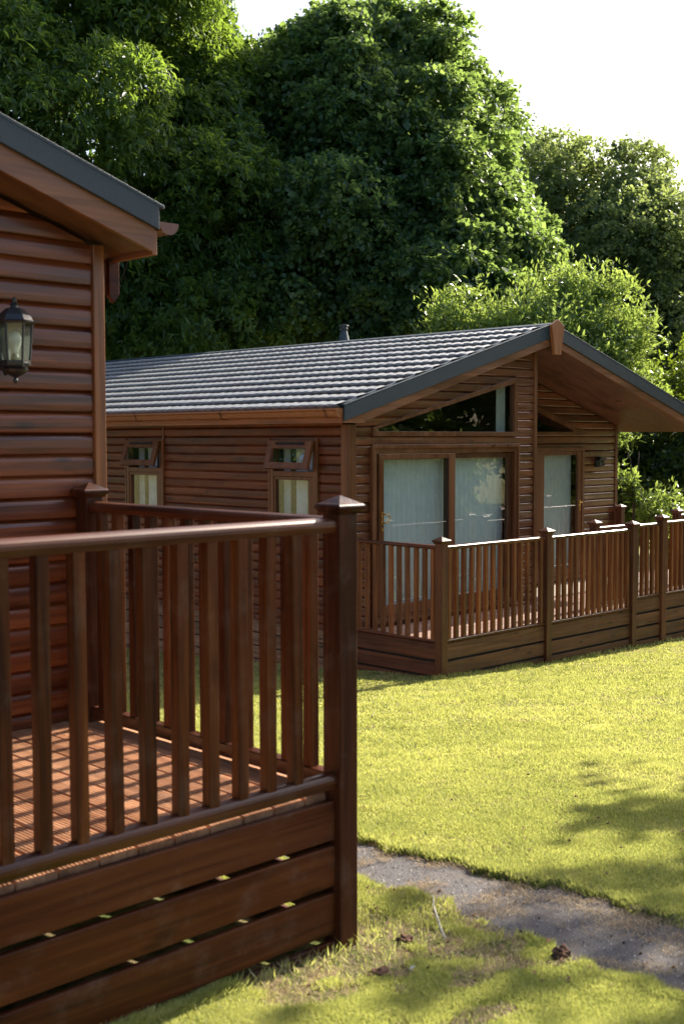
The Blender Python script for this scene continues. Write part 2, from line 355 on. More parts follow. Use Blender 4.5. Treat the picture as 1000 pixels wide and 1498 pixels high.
# ---------------------------------------------------------------- siding walls
LAP = [(0.0, 0.0), (0.001, 0.016), (0.06, 0.021), (0.45, 0.0225), (0.76, 0.0215), (0.79, 0.0195), (0.92, 0.004), (0.97, 0.0005)]
LAP_NEAR = [(0.0, 0.0), (0.001, 0.016), (0.05, 0.021), (0.3, 0.0225), (0.68, 0.022), (0.77, 0.0195), (0.85, 0.013), (0.92, 0.005), (0.97, 0.001)]
def siding(axis, plane, sgn, a0, a1, z0, z1, pitch, off, holes=(), clips=(), LAP=LAP):
    """wall in the plane axis=plane whose outer face looks towards sgn; runs a0..a1 along the other axis.
    off: height where some board starts. holes: convex 2-D polygons (a, z); clips: (point, normal) keeps the side against the normal"""
    k0 = math.floor((z0 - off) / pitch)
    rows = []; k = k0; mb = MB()
    while off + k * pitch < z1:
        zb = off + k * pitch
        nseg = max(1, int(round((a1 - a0) / 2.4)))
        cuts = [a0] + sorted(a0 + (a1 - a0) * (i + random.uniform(-0.3, 0.3)) / nseg for i in range(1, nseg)) + [a1]
        for i in range(len(cuts) - 1):
            r = random.random(); vs, fs = [], []
            for fz, out in LAP + [(1.0, 0.0)]:
                for aa in (cuts[i] + (0.0008 if i else 0), cuts[i + 1]):
                    q = [0, 0, zb + fz * pitch]; q[axis] = plane + sgn * out; q[1 - axis] = aa; vs.append(q)
            for j in range(len(LAP)): fs.append((2 * j, 2 * j + 1, 2 * j + 3, 2 * j + 2))
            mb.add(vs, fs, r)
        k += 1
    me = bpy.data.meshes.new('tmp'); me.from_pydata(mb.v, [], mb.f); at = me.attributes.new('rnd', 'FLOAT', 'FACE'); at.data.foreach_set('value', mb.r)
    bm = bmesh.new(); bm.from_mesh(me)
    def v3(a, z):
        q = [0, 0, z]; q[axis] = plane; q[1 - axis] = a; return Vector(q)
    cl = [((a0, z0), (0, -1)), ((a0, z1), (0, 1))] + list(clips)
    for (pa, pz), (na, nz) in cl:
        nn = v3(na, nz) - v3(0, 0)
        bmesh.ops.bisect_plane(bm, geom=bm.verts[:] + bm.edges[:] + bm.faces[:], plane_co=v3(pa, pz), plane_no=nn, clear_outer=True)
    for H in holes:
        n = len(H); ar = sum(H[i][0] * H[(i + 1) % n][1] - H[(i + 1) % n][0] * H[i][1] for i in range(n))
        pl = []
        for i in range(n):
            (ax, az), (bx, bz) = H[i], H[(i + 1) % n]; nx, nz = (bz - az), -(bx - ax)
            if ar < 0: nx, nz = -nx, -nz
            pl.append(((ax, az), (nx, nz)))
        for (pa, pz), (na, nz) in pl:
            bmesh.ops.bisect_plane(bm, geom=bm.verts[:] + bm.edges[:] + bm.faces[:], plane_co=v3(pa, pz), plane_no=v3(na, nz) - v3(0, 0))
        kill = []
        for f in bm.faces:
            c = f.calc_center_median(); ca, cz = c[1 - axis], c[2]
            if all((ca - pa) * na + (cz - pz) * nz < 1e-5 for (pa, pz), (na, nz) in pl): kill.append(f)
        bmesh.ops.delete(bm, geom=kill, context='FACES')
    lay = bm.faces.layers.float.get('rnd')
    out = MB(); bm.verts.ensure_lookup_table(); bm.verts.index_update()
    out.v = [tuple(v.co) for v in bm.verts]; out.f = [tuple(v.index for v in f.verts) for f in bm.faces]; out.r = [f[lay] for f in bm.faces]
    bm.free(); bpy.data.meshes.remove(me)
    return out
def build_wall(name, mb, mat, parent, axis, sgn):
    o = build(name, mb, mat, parent)
    me = o.data; want = Vector((sgn, 0, 0)) if axis == 0 else Vector((0, sgn, 0))
    bm = bmesh.new(); bm.from_mesh(me)
    bad = [f for f in bm.faces if f.normal.dot(want) < 0 and abs(f.normal.dot(want)) > 0.05]
    if bad: bmesh.ops.reverse_faces(bm, faces=bad)
    bm.to_mesh(me); bm.free(); return o

# ---------------------------------------------------------------- railing pieces
def cap_mb(h):
    k = h / 0.048; mb = MB(); rings = []
    for r, z in [(0.050, -0.012), (0.056, -0.010), (0.060, 0.0), (0.068, 0.006), (0.071, 0.014), (0.070, 0.022), (0.064, 0.028), (0.055, 0.032), (0.028, 0.047), (0.001, 0.060)]:
        r *= k; z *= k; rings.append([(-r, -r, z), (r, -r, z), (r, r, z), (-r, r, z)])
    return mb.rings(rings)
def rail_prof(wd, h, top=True):
    # rounded top, in (across, z); z=0 at the top
    pts = []
    for i in range(9):
        a = math.pi * i / 8; pts.append((wd / 2 * math.cos(a), -h * 0.42 + h * 0.42 * math.sin(a)))
    pts += [(-wd / 2, -h * 0.62), (-wd * 0.34, -h), (wd * 0.34, -h), (wd / 2, -h * 0.62)]
    return pts
def make_rail(name, axis, const, a, b, ztop, wd, h, mat, parent):
    prof = rail_prof(wd, h); mb = MB()
    def P(p, k):
        return (k, const + p[0], ztop + p[1]) if axis == 0 else (const + p[0], k, ztop + p[1])
    mb.rings([[P(p, k) for p in prof] for k in (a, b)], True)
    return build(name, mb, mat, parent, smooth=False)

def make_post(parent, x, y, zb, zc, h, mat, proto={}):
    """zc: height of the cap's apex"""
    k = h / 0.048; ztop = zc - 0.060 * k
    mb = MB().box((-h, -h, 0), (h, h, ztop - zb)); o = build('post', mb, mat, parent, loc=(x, y, zb), bevel=0.004 * k)
    c = build('post_cap', cap_mb(h), mat, o, loc=(x, y, ztop)); return o

# ================================================================ NEAR LODGE
NV = 5.069                            # plane of its front wall
NR = 3.300                            # right corner
near = empty('timber_lodge', (1.0, NV, float(gz(1.0, NV))), 'reddish timber lodge at left with black wall lantern and its corner by the near deck', 'lodge', 'timber holiday lodges')
NS = 0.33
def near_under(u): return 1.115 - NS * (u - 2.75)       # underside of the verge at u, falls to the right
wm = siding(1, NV, -1, -3.4, NR - 0.028, -1.40, 3.5, 0.102, 0.0 + 0.033, clips=[((2.75, near_under(2.75) - 0.0), (NS, 1)), ((-0.2, near_under(-0.2)), (-NS, 1))], LAP=LAP_NEAR)
build_wall('wall', wm, 'siding_near', near, 1, -1)
ws = siding(0, NR, 1, NV + 0.03, 15.0, -1.40, near_under(NR) - 0.01, 0.102, 0.033)
build_wall('side_wall', ws, 'siding_near', near, 0, 1)
mb = MB().box((-3.4, NV + 0.004, -2.3), (NR - 0.004, 15.0, 0.9)); build('inner_shell', mb, 'inner', near)
mb = MB().box((-3.4, NV + 0.0, -2.3), (NR - 0.03, NV + 0.003, -1.40)); build('plinth', mb, 'skirt_near', near)
mb = MB().box((NR - 0.028, NV - 0.038, -1.36), (NR + 0.034, NV + 0.06, near_under(NR) + 0.01)); build('corner_trim', mb, 'trim_z', near, bevel=0.004)
# roof: ridge at u=-0.2, eave tip at NE
NE, NG, NRG = 3.470, NV - 0.28, -0.2
def zt(u): return near_under(u) + 0.255                 # top of verge
mb = MB()
x1, x2 = NE, 2 * NRG - NE
mb.prism([(x1, zt(x1) - 0.03), (NRG, zt(NRG) - 0.03), (x2, zt(x1) - 0.03), (x2, zt(x1) - 0.20), (NRG, zt(NRG) - 0.20), (x1, zt(x1) - 0.20)], 1, NG + 0.04, 15.3)
build('roof', mb, 'tile', near)
mb = MB()
for s, xe in ((1, x1 + 0.012), (-1, x2 - 0.012)):
    mb.prism([(NRG, zt(NRG)), (xe, zt(x1)), (xe, zt(x1) - 0.125), (NRG, zt(NRG) - 0.125)], 1, NG - 0.012, NG + 0.008)
    mb.prism([(NRG, zt(NRG) + 0.003), (xe + 0.03 * s, zt(x1) - 0.008), (xe + 0.03 * s, zt(x1) - 0.026), (NRG, zt(NRG) - 0.016)], 1, NG - 0.014, NG + 0.13)
build('verge_trim', mb, 'verge', near, bevel=0.003)
mb = MB()
for s, xe in ((1, x1), (-1, x2)):
    mb.prism([(NRG, zt(NRG) - 0.115), (xe, zt(x1) - 0.115), (xe, zt(x1) - 0.235), (NRG, zt(NRG) - 0.235)], 1, NG + 0.009, NG + 0.033)
build('bargeboard', mb, 'trim_x', near, bevel=0.003)
mb = MB()
for s, xe in ((1, x1 - 0.02), (-1, x2 + 0.02)):
    mb.prism([(NRG, zt(NRG) - 0.203), (xe, zt(x1) - 0.203), (xe, zt(x1) - 0.22), (NRG, zt(NRG) - 0.22)], 1, NG + 0.035, 15.2)
build('soffit', mb, 'soffit', near)
mb = MB().box((x1 - 0.018, NG + 0.010, zt(x1) - 0.245), (x1 + 0.012, 15.2, zt(x1) - 0.127)); build('fascia', mb, 'trim_y', near, bevel=0.003)
gu = MB(); gr = []
cx, cz, ro, ri = NE + 0.072, zt(NE) - 0.085, 0.056, 0.050
for k in range(13):
    a = math.pi + math.pi * k / 12; gr.append((cx + ro * math.cos(a), cz + ro * math.sin(a)))
for k in range(12, -1, -1):
    a = math.pi + math.pi * k / 12; gr.append((cx + ri * math.cos(a), cz + ri * math.sin(a)))
gu.rings([[(p[0], y, p[1]) for p in gr] for y in (NG + 0.0, 15.2)])
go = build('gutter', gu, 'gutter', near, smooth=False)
ge = [(cx + 0.058 * math.cos(math.pi + math.pi * k / 12), cz + 0.058 * math.sin(math.pi + math.pi * k / 12)) for k in range(13)]
build('gutter_end', MB().prism([(p[0], p[1]) for p in ge], 1, NG - 0.006, NG + 0.002), 'gutter', go)
# timber bracket under the eave, just behind the corner
bk = MB()
bk.prism([(3.435, 0.90), (3.495, 0.90), (3.495, 0.73), (3.462, 0.685), (3.435, 0.72)], 1, 5.14, 5.17)
bk.box((NR + 0.036, 5.16, 0.73), (3.434, 5.185, 0.89))
build('eaves_bracket', bk, 'skirt_near', near, bevel=0.003)

# wall lantern
lu, lv, lz = 2.778, NV - 0.155, 0.0
lan = empty('wall_lantern', (lu, NV - 0.03, 0.40), 'black six-sided coach lantern on the reddish wall of the near lodge', 'lantern')
mb = MB()
R0, R1, zb_, zt_ = 0.062, 0.076, 0.335, 0.520
mb.lathe((lu, lv, 0), [(0.004, 0.255), (0.011, 0.262), (0.011, 0.272), (0.005, 0.280), (0.030, 0.292), (0.050, 0.306), (0.058, 0.318), (0.050, 0.322), (0.066, 0.334), (0.068, 0.345), (0.060, 0.347)], 12)
for k in range(6):
    a = math.pi / 6 + k * math.pi / 3
    mb.tube([(lu + R0 * math.cos(a), lv + R0 * math.sin(a), zb_), (lu + R1 * math.cos(a), lv + R1 * math.sin(a), zt_)], 0.0055, 6)
mb.lathe((lu, lv, 0), [(R0 - 0.004, zb_ + 0.008), (R0 + 0.006, zb_ + 0.008), (R0 + 0.007, zb_ + 0.022), (R0 - 0.003, zb_ + 0.022)], 6, math.pi / 6, False)
mb.lathe((lu, lv, 0), [(0.090, 0.522), (0.096, 0.528), (0.082, 0.536), (0.070, 0.560), (0.040, 0.588), (0.020, 0.594), (0.016, 0.602), (0.022, 0.610), (0.010, 0.618), (0.012, 0.628), (0.003, 0.642)], 6, math.pi / 6)
mb.tube([(lu, lv + 0.05, 0.316), (lu, lv + 0.09, 0.300), (lu, NV - 0.03, 0.345)], 0.009, 8)
mb.tube([(lu, lv + 0.04, 0.565), (lu, lv + 0.09, 0.58), (lu, NV - 0.03, 0.53)], 0.008, 8)
mb.lathe((lu, NV - 0.022, 0), [(0.001, 0.36), (0.034, 0.37), (0.040, 0.44), (0.034, 0.51), (0.001, 0.52)], 10)
build('lantern_frame', mb, 'black_metal', lan, smooth=False)
for k in range(6):
    a, b = math.pi / 6 + k * math.pi / 3, math.pi / 6 + (k + 1) * math.pi / 3
    q = MB().add([(lu + r * math.cos(x) * 0.97, lv + r * math.sin(x) * 0.97, z) for r, x, z in ((R0, a, zb_ + 0.015), (R0, b, zb_ + 0.015), (R1, b, zt_), (R1, a, zt_))], [(0, 1, 2, 3)])
    build('glass_pane', q, 'lantern_glass', lan)
build('bulb', MB().lathe((lu, lv, 0), [(0.010, 0.385), (0.014, 0.40), (0.020, 0.415), (0.029, 0.440), (0.029, 0.462), (0.018, 0.482), (0.002, 0.488)], 14), 'bulb', lan, smooth=True)
build('lamp_holder', MB().lathe((lu, lv, 0), [(0.020, 0.345), (0.020, 0.372), (0.014, 0.386)], 12), 'black_metal', lan)

# ================================================================ NEAR DECK
ndk = empty('raised_deck', (1.5, 4.1, float(gz(1.5, 4.1))), 'dark brown timber deck with balustrade in the foreground against the near lodge', 'deck', 'timber decks of the lodges')
PX, PY, PH = 3.200, 3.260, 0.047
DZ = -1.362
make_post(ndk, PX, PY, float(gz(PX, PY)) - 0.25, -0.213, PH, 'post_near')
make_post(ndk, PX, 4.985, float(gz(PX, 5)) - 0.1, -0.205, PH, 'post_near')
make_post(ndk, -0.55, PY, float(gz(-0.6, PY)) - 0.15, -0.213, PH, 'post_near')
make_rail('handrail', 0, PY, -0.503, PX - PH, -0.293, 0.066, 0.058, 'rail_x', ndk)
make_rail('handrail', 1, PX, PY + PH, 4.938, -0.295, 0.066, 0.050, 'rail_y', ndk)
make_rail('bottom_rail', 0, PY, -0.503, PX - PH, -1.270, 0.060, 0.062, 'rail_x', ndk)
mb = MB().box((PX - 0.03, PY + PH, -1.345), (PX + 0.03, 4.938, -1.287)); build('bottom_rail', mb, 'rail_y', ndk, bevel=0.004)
bal = None
def baluster(parent, x, y, z0, z1, mat, h, store):
    if store.get('o') is None:
        store['o'] = build('baluster', MB().box((-h, -h, 0), (h, h, z1 - z0)), mat, parent, loc=(x, y, z0), bevel=0.003); store['l'] = z1 - z0
        return store['o']
    return dup(store['o'], parent, (x, y, z0))
st = {}
k = 0
while 2.965 - 0.1319 * k > -0.45:
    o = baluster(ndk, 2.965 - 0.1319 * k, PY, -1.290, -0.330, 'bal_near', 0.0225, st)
    o.rotation_euler = (R(random.uniform(-.3, .3)), R(random.uniform(-.3, .3)), R(random.uniform(-2, 2)))
    k += 1
st2 = {}
for k in range(12):
    o = baluster(ndk, PX, 3.425 + 0.1319 * k, -1.290, -0.332, 'bal_near', 0.0225, st2)
    o.rotation_euler = (0, 0, R(random.uniform(-2, 2)))
# grooved decking boards, running away from the camera (along Y)
def deck_board(name, parent, x, y0, y1, z, wd, mat, nrib=9, dep=0.0045):
    prof = [(-wd / 2, -0.028), (-wd / 2, -0.004)]
    for i in range(nrib):
        a = -wd / 2 + 0.004 + (wd - 0.008) * i / nrib; b = (wd - 0.008) / nrib
        prof += [(a + 0.12 * b, 0), (a + 0.62 * b, 0), (a + 0.72 * b, -dep), (a + 0.98 * b, -dep)]
    prof += [(wd / 2 - 0.003, 0), (wd / 2, -0.004), (wd / 2, -0.028)]
    mb = MB(); mb.rings([[(px, yy, pz) for px, pz in prof] for yy in (y0, y1)])
    return build(name, mb, mat, parent, loc=(x, 0, z))
db = deck_board('deck_board', ndk, PX - 0.005 - 0.073, PY + 0.035, NV - 0.03, DZ, 0.146, 'deck')
for k in range(1, 25): dup(db, ndk, (PX - 0.078 - 0.152 * k, 0, DZ + random.uniform(-0.0015, 0.0015)))
mb = MB().box((PX + 0.001, PY + 0.05, DZ - 0.16), (PX + 0.030, NV + 0.02, DZ - 0.004)); build('rim_board', mb, 'deck', ndk, bevel=0.003)
mb = MB()
for q in range(7): mb.box((-0.5, PY + 0.08 + q * 0.26, DZ - 0.16), (PX - 0.1, PY + 0.125 + q * 0.26, DZ - 0.032))
build('joists', mb, 'skirt_near', ndk)
for k, (a, b) in enumerate(((-1.378, -1.530), (-1.553, -1.711), (-1.737, -1.897), (-1.925, -2.06))):
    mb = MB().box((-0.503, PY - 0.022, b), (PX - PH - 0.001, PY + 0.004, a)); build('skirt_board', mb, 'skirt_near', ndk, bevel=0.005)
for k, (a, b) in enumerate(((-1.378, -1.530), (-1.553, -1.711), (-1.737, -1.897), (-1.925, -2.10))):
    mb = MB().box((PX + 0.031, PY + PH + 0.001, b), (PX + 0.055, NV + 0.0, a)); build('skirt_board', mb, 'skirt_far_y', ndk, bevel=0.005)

# ================================================================ FAR LODGE
U0, V0, US, VS, U1, VE = 9.535, 9.557, 12.935, 10.530, 16.430, 19.70   # corner, front wall, step, recess wall, right side, far end
RG, VG, EO = 12.975, 9.262, 9.157                                       # ridge, verge plane, eave edge
RS = 0.2935
def rz(u): return 0.322 + RS * ((u - EO) if u <= RG else (2 * RG - u - EO))      # roof top surface
E2 = 2 * RG - EO
FZ = -2.14
far = empty('timber_lodge', (13.0, 14.5, float(gz(13, 14.5))), 'brown timber lodge with dark tiled roof and glazed gable across the lawn', 'lodge', 'timber holiday lodges')
und = 0.222
doorA = [(9.860, -2.12), (12.550, -2.12), (12.550, -0.105), (9.860, -0.105)]
triA = [(9.870, 0.035), (12.565, 0.035), (12.565, 0.800), (9.870, 0.135)]
doorB = [(14.30, -2.12), (15.49, -2.12), (15.49, -0.15), (14.30, -0.15)]
triB = [(13.35, 0.060), (15.50, 0.060), (15.50, 0.118), (13.35, 0.765)]
P_ = 0.1085
slope_l = ((EO, rz(EO) - und - 0.01), (-RS, 1)); slope_r = ((E2, rz(E2) - und - 0.01), (RS, 1))
build_wall('front_wall', siding(1, V0, -1, U0 + 0.075, US - 0.005, -2.2, 1.5, P_, -0.063, [doorA, triA], [slope_l, slope_r]), 'siding_front', far, 1, -1)
build_wall('recess_wall', siding(1, VS, -1, US + 0.06, U1 - 0.04, -2.2, 1.5, P_, -0.063, [doorB, triB], [slope_l, slope_r]), 'siding_front', far, 1, -1)
W2 = [(10.06, -1.02), (10.86, -1.02), (10.86, -0.015), (10.06, -0.015)]
W1 = [(13.03, -1.02), (13.85, -1.02), (13.85, -0.015), (13.03, -0.015)]
build_wall('side_wall', siding(0, U0, -1, V0 + 0.09, VE, -2.2, 0.19, P_, -0.063, [W2, W1]), 'siding_side', far, 0, -1)
build_wall('side_wall', siding(0, U1, 1, VS, VE, -2.2, 0.24, P_, -0.063), 'siding_side', far, 0, 1)
build_wall('step_wall', siding(0, US + 0.055, 1, V0 + 0.03, VS, -2.2, 1.18, P_, -0.063), 'siding_front', far, 0, 1)
build_wall('back_wall', siding(1, VE, 1, U0, U1, -2.2, 1.5, P_, -0.063, (), [slope_l, slope_r]), 'siding_front', far, 1, 1)
mb = MB().box((U0 + 0.05, V0 + 0.05, -2.2), (U1 - 0.05, VE - 0.05, -2.15)); build('inner_floor', mb, 'inner', far)
mb = MB().box((U0 + 0.05, 11.6, -2.15), (12.9, 11.65, 0.16)).box((U0 + 0.9, 11.7, -2.15), (U0 + 0.95, VE - 0.1, 0.1)); build('inner_wall', mb, 'inner', far)
# trims
mb = MB().box((U0 - 0.030, V0 - 0.034, -2.2), (U0 + 0.075, V0 + 0.0, 0.165)).box((U0 - 0.034, V0 + 0.001, -2.2), (U0 - 0.001, V0 + 0.105, 0.165)); build('corner_trim', mb, 'frame', far, bevel=0.003)
mb = MB().box((US - 0.005, V0 - 0.040, -2.2), (US + 0.052, V0 + 0.02, rz(US) - und - 0.012)); build('corner_trim', mb, 'frame', far, bevel=0.003)
mb = MB().box((U1 - 0.04, VS - 0.034, -2.2), (U1 + 0.03, VS + 0.02, rz(U1) - und)); build('corner_trim', mb, 'frame', far, bevel=0.003)
mb = MB().box((U0 - 0.034, 13.030 - 0.035, -0.01), (U0 - 0.001, 13.030, 0.17)); build('joint_strip', mb, 'frame', far)
# roof
mb = MB().prism([(EO + 0.02, rz(EO) - 0.03), (RG, rz(RG) - 0.03), (E2 - 0.02, rz(E2) - 0.03), (E2 - 0.02, rz(E2) - und + 0.03), (RG, rz(RG) - und + 0.03), (EO + 0.42, rz(EO + 0.42) - und + 0.03), (EO + 0.36, 0.21), (EO + 0.022, 0.21)], 1, VG + 0.03, VE + 0.25)
roof = build('roof', mb, 'verge', far)
def tiles(name, sgn):
    pitch, wave = 0.331, 0.150
    slen = (RG - EO) / math.cos(math.atan(RS)); nr = 12; pitch = slen / nr
    nvv = int((VE + 0.25 - VG - 0.03) / wave * 12); vv = np.linspace(VG + 0.03, VE + 0.25, nvv)
    wv = np.abs(np.sin(np.pi * (vv / wave)))            # scalloped fronts
    hump = np.abs(np.cos(np.pi * vv / wave))
    rows = []
    rng = np.random.RandomState(3)
    for k in range(nr):
        jit = rng.uniform(-0.002, 0.002, nvv // 8 + 2)[np.arange(nvv) // 8]
        for s_, h in ((0.0, -0.001), (0.0, 0.030), (0.0, 0.044), (0.10, 0.043), (0.5, 0.025), (0.995, 0.004)):
            front = (1 - s_) * 0.17 * (hump - 0.6) if s_ < 0.3 else 0
            hh = h + (0.045 * hump if 0 < s_ < 0.99 or h > 0.02 else 0.006 * hump) + (jit if h > 0.01 else 0)
            S_ = (k + s_) * pitch - front + (0.07 if h < 0 else (0.075 if s_ > 0.99 else 0))
            rows.append((np.full(nvv, 0.0) + S_, hh + np.zeros(nvv)))
    ca, sa = math.cos(math.atan(RS)), math.sin(math.atan(RS))
    P = []
    for S_, hh in rows:
        u = EO + S_ * ca - hh * sa; z = rz(EO) - 0.012 + S_ * sa + hh * ca
        if sgn < 0: u = 2 * RG - u
        P.append(np.stack([u, vv, z], -1))
    P = np.concatenate(P); m = nvv; n = len(rows)
    i, j = np.meshgrid(np.arange(n - 1), np.arange(m - 1), indexing='ij'); a = (i * m + j).ravel()
    F = np.stack([a, a + 1, a + m + 1, a + m], -1)
    if sgn > 0: F = F[:, ::-1]
    base = root_of(far); o = raw(name, P - np.array(base), F, 'tile'); o.parent = far; return o
tl = tiles('roof_tiles', 1); tl2 = tiles('roof_tiles', -1)
# ridge capping
mb = MB(); mb.rings([[(RG - 0.15, y, rz(RG) - 0.010), (RG - 0.10, y, rz(RG) + 0.034), (RG, y, rz(RG) + 0.062), (RG + 0.10, y, rz(RG) + 0.034), (RG + 0.15, y, rz(RG) - 0.010)] for y in (VG + 0.0, VE + 0.26)])
build('ridge_cap', mb, 'verge', far)
mb = MB()
for s in (1, -1):
    f = lambda x: x if s > 0 else 2 * RG - x
    mb.prism([(f(EO), rz(EO) + 0.035), (RG, rz(RG) + 0.035), (RG, rz(RG) - 0.125), (f(EO), rz(EO) - 0.125)], 1, VG - 0.012, VG + 0.012)
    mb.prism([(f(EO), rz(EO) + 0.037), (RG, rz(RG) + 0.037), (RG, rz(RG) + 0.057), (f(EO), rz(EO) + 0.057)], 1, VG - 0.014, VG + 0.12)
build('verge_trim', mb, 'verge', far, bevel=0.003)
mb = MB()
for s in (1, -1):
    f = lambda x: x if s > 0 else 2 * RG - x
    mb.prism([(f(EO + (0.325 if s > 0 else 0.0)), rz(EO + (0.325 if s > 0 else 0)) - 0.126), (RG, rz(RG) - 0.126), (RG, rz(RG) - 0.222), (f(EO + (0.325 if s > 0 else 0.0)), rz(EO + (0.325 if s > 0 else 0)) - 0.222)], 1, VG + 0.003, VG + 0.027)
build('bargeboard', mb, 'trim_x', far, bevel=0.003)
mb = MB().prism([(EO + 0.001, 0.176), (EO + 0.322, 0.176), (EO + 0.322, rz(EO + 0.322) - 0.128), (EO + 0.001, rz(EO) - 0.128)], 1, VG + 0.002, VG + 0.026)
build('eaves_box_end', mb, 'trim_x', far, bevel=0.003)
# soffits
mb = MB().prism([(RG, rz(RG) - 0.200), (E2 - 0.02, rz(E2) - 0.200), (E2 - 0.02, rz(E2) - 0.215), (RG, rz(RG) - 0.215)], 1, VG + 0.03, VE + 0.2)
mb.prism([(RG, rz(RG) - 0.201), (EO + 0.3, rz(EO + 0.3) - 0.201), (EO + 0.3, rz(EO + 0.3) - 0.216), (RG, rz(RG) - 0.216)], 1, VG + 0.03, V0 + 0.03)
build('soffit', mb, 'soffit', far)
mb = MB().box((EO + 0.02, VG + 0.03, 0.180), (U0 - 0.002, VE + 0.2, 0.192)); build('soffit', mb, 'soffit', far)
mb = MB().box((EO, VG + 0.028, 0.176), (EO + 0.02, VE + 0.2, 0.31)); fa = build('fascia', mb, 'trim_y', far, bevel=0.002)
mb = MB().box((E2 - 0.02, VG + 0.028, 0.105), (E2, VE + 0.2, 0.31)); build('fascia', mb, 'trim_y', far, bevel=0.002)
gp = [(EO - 0.001, 0.242), (EO - 0.050, 0.240), (EO - 0.072, 0.252), (EO - 0.080, 0.275), (EO - 0.088, 0.300), (EO - 0.106, 0.318), (EO - 0.106, 0.334), (EO - 0.098, 0.334), (EO - 0.096, 0.322), (EO - 0.078, 0.302), (EO - 0.070, 0.276), (EO - 0.060, 0.256), (EO - 0.045, 0.250), (EO - 0.001, 0.250)]
mb = MB(); mb.rings([[(a, y, b) for a, b in gp] for y in (VG + 0.03, VE + 0.2)]); gt = build('gutter', mb, 'gutter_far', far)
gb = [(EO - 0.001, 0.236), (EO - 0.052, 0.234), (EO - 0.078, 0.248), (EO - 0.086, 0.275), (EO - 0.094, 0.298), (EO - 0.112, 0.316), (EO - 0.112, 0.337), (EO - 0.001, 0.337)]
build('gutter_end', MB().prism([(a, b) for a, b in gb], 1, VG + 0.02, VG + 0.034), 'gutter_far', gt)
for y in (9.45, 11.25, 13.0, 14.9, 17.0): build('gutter_bracket', MB().prism([(a, b) for a, b in gb[:7]] + [] , 1, y, y + 0.035), 'gutter', gt)
# finial
mb = MB().prism([(12.995, 1.545), (12.855, 1.462), (12.925, 1.088), (13.065, 1.088), (13.135, 1.462)], 1, VG - 0.062, VG - 0.016); build('finial', mb, 'trim_z', far, bevel=0.004)
# flue on the far slope
mb = MB().lathe((13.45, 13.6, 0), [(0.095, 1.20), (0.095, 1.52), (0.050, 1.715), (0.050, 1.725)], 16)
fl = build('flue', mb, 'verge', far, smooth=False)
build('flue_cowl', MB().lathe((13.45, 13.6, 0), [(0.066, 1.726), (0.070, 1.745), (0.060, 1.75), (0.056, 1.78), (0.075, 1.783), (0.070, 1.80), (0.002, 1.815)], 16), 'black_metal', fl)
# skirting under the long side
z = -2.205; k = 0
while z > -3.0:
    mb = MB()
    for a, b in ((V0 + 0.0, 12.2), (12.203, 15.4), (15.403, VE)): mb.box((U0 - 0.012, a, z - 0.148), (U0 + 0.012, b, z), random.random())
    build('skirt_board', mb, 'skirt_pale', far, bevel=0.003); z -= 0.165; k += 1
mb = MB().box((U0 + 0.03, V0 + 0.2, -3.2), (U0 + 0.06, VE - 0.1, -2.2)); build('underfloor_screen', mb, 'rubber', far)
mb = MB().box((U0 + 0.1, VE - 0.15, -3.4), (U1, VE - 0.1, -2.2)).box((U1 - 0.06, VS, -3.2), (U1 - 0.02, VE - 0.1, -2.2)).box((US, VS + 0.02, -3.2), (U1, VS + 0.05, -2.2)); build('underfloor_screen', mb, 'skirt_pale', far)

def frame_ring(outer, inner, axis, p0, p1):
    """frame between two polygons of equal count, thick from p0 to p1 along axis"""
    mb = MB(); n = len(outer)
    def P(q, k):
        r = list(q); r.insert(axis, k); return r
    for i in range(n):
        j = (i + 1) % n
        vs = [P(outer[i], p0), P(outer[j], p0), P(inner[j], p0), P(inner[i], p0), P(outer[i], p1), P(outer[j], p1), P(inner[j], p1), P(inner[i], p1)]
        mb.add(vs, [(0, 1, 2, 3), (7, 6, 5, 4), (0, 4, 5, 1), (2, 6, 7, 3), (1, 5, 6, 2), (3, 7, 4, 0)], 0.3)
    return mb
def rect(a, b, c, d): return [(a, b), (c, b), (c, d), (a, d)]
def pane_y(a, b, z0, z1, v): return MB().add([(a, v, z0), (b, v, z0), (b, v, z1), (a, v, z1)], [(0, 1, 2, 3)])
# --- sliding patio door (front wall)
da = build('sliding_door', frame_ring(rect(9.850, -2.125, 12.558, -0.085), rect(9.925, -2.06, 12.500, -0.165), 1, V0 - 0.052, V0 + 0.06), 'frame', far, bevel=0.004)
build('casing', frame_ring(rect(9.835, -2.13, 12.575, -0.062), rect(9.868, -2.10, 12.545, -0.105), 1, V0 - 0.075, V0 - 0.053), 'frame', da, bevel=0.004)
lf = build('door_leaf', frame_ring(rect(9.952, -2.05, 11.300, -0.170), rect(10.035, -1.93, 11.185, -0.232), 1, V0 - 0.060, V0 - 0.012), 'frame', da, bevel=0.004)
lf2 = build('door_leaf', frame_ring(rect(11.190, -2.05, 12.480, -0.172), rect(11.298, -1.93, 12.400, -0.236), 1, V0 - 0.008, V0 + 0.040), 'frame_dark', da, bevel=0.004)
build('glass_pane', pane_y(10.03, 11.19, -1.935, -0.228, V0 - 0.035), 'glass', da)
build('glass_pane', pane_y(11.29, 12.41, -1.935, -0.230, V0 + 0.015), 'glass', da)
build('gasket', frame_ring(rect(10.033, -1.932, 11.187, -0.230), rect(10.040, -1.925, 11.166, -0.237), 1, V0 - 0.045, V0 - 0.037), 'rubber', da)
mb = MB().box((9.99, V0 - 0.064, -0.985), (10.015, V0 - 0.060, -0.835))
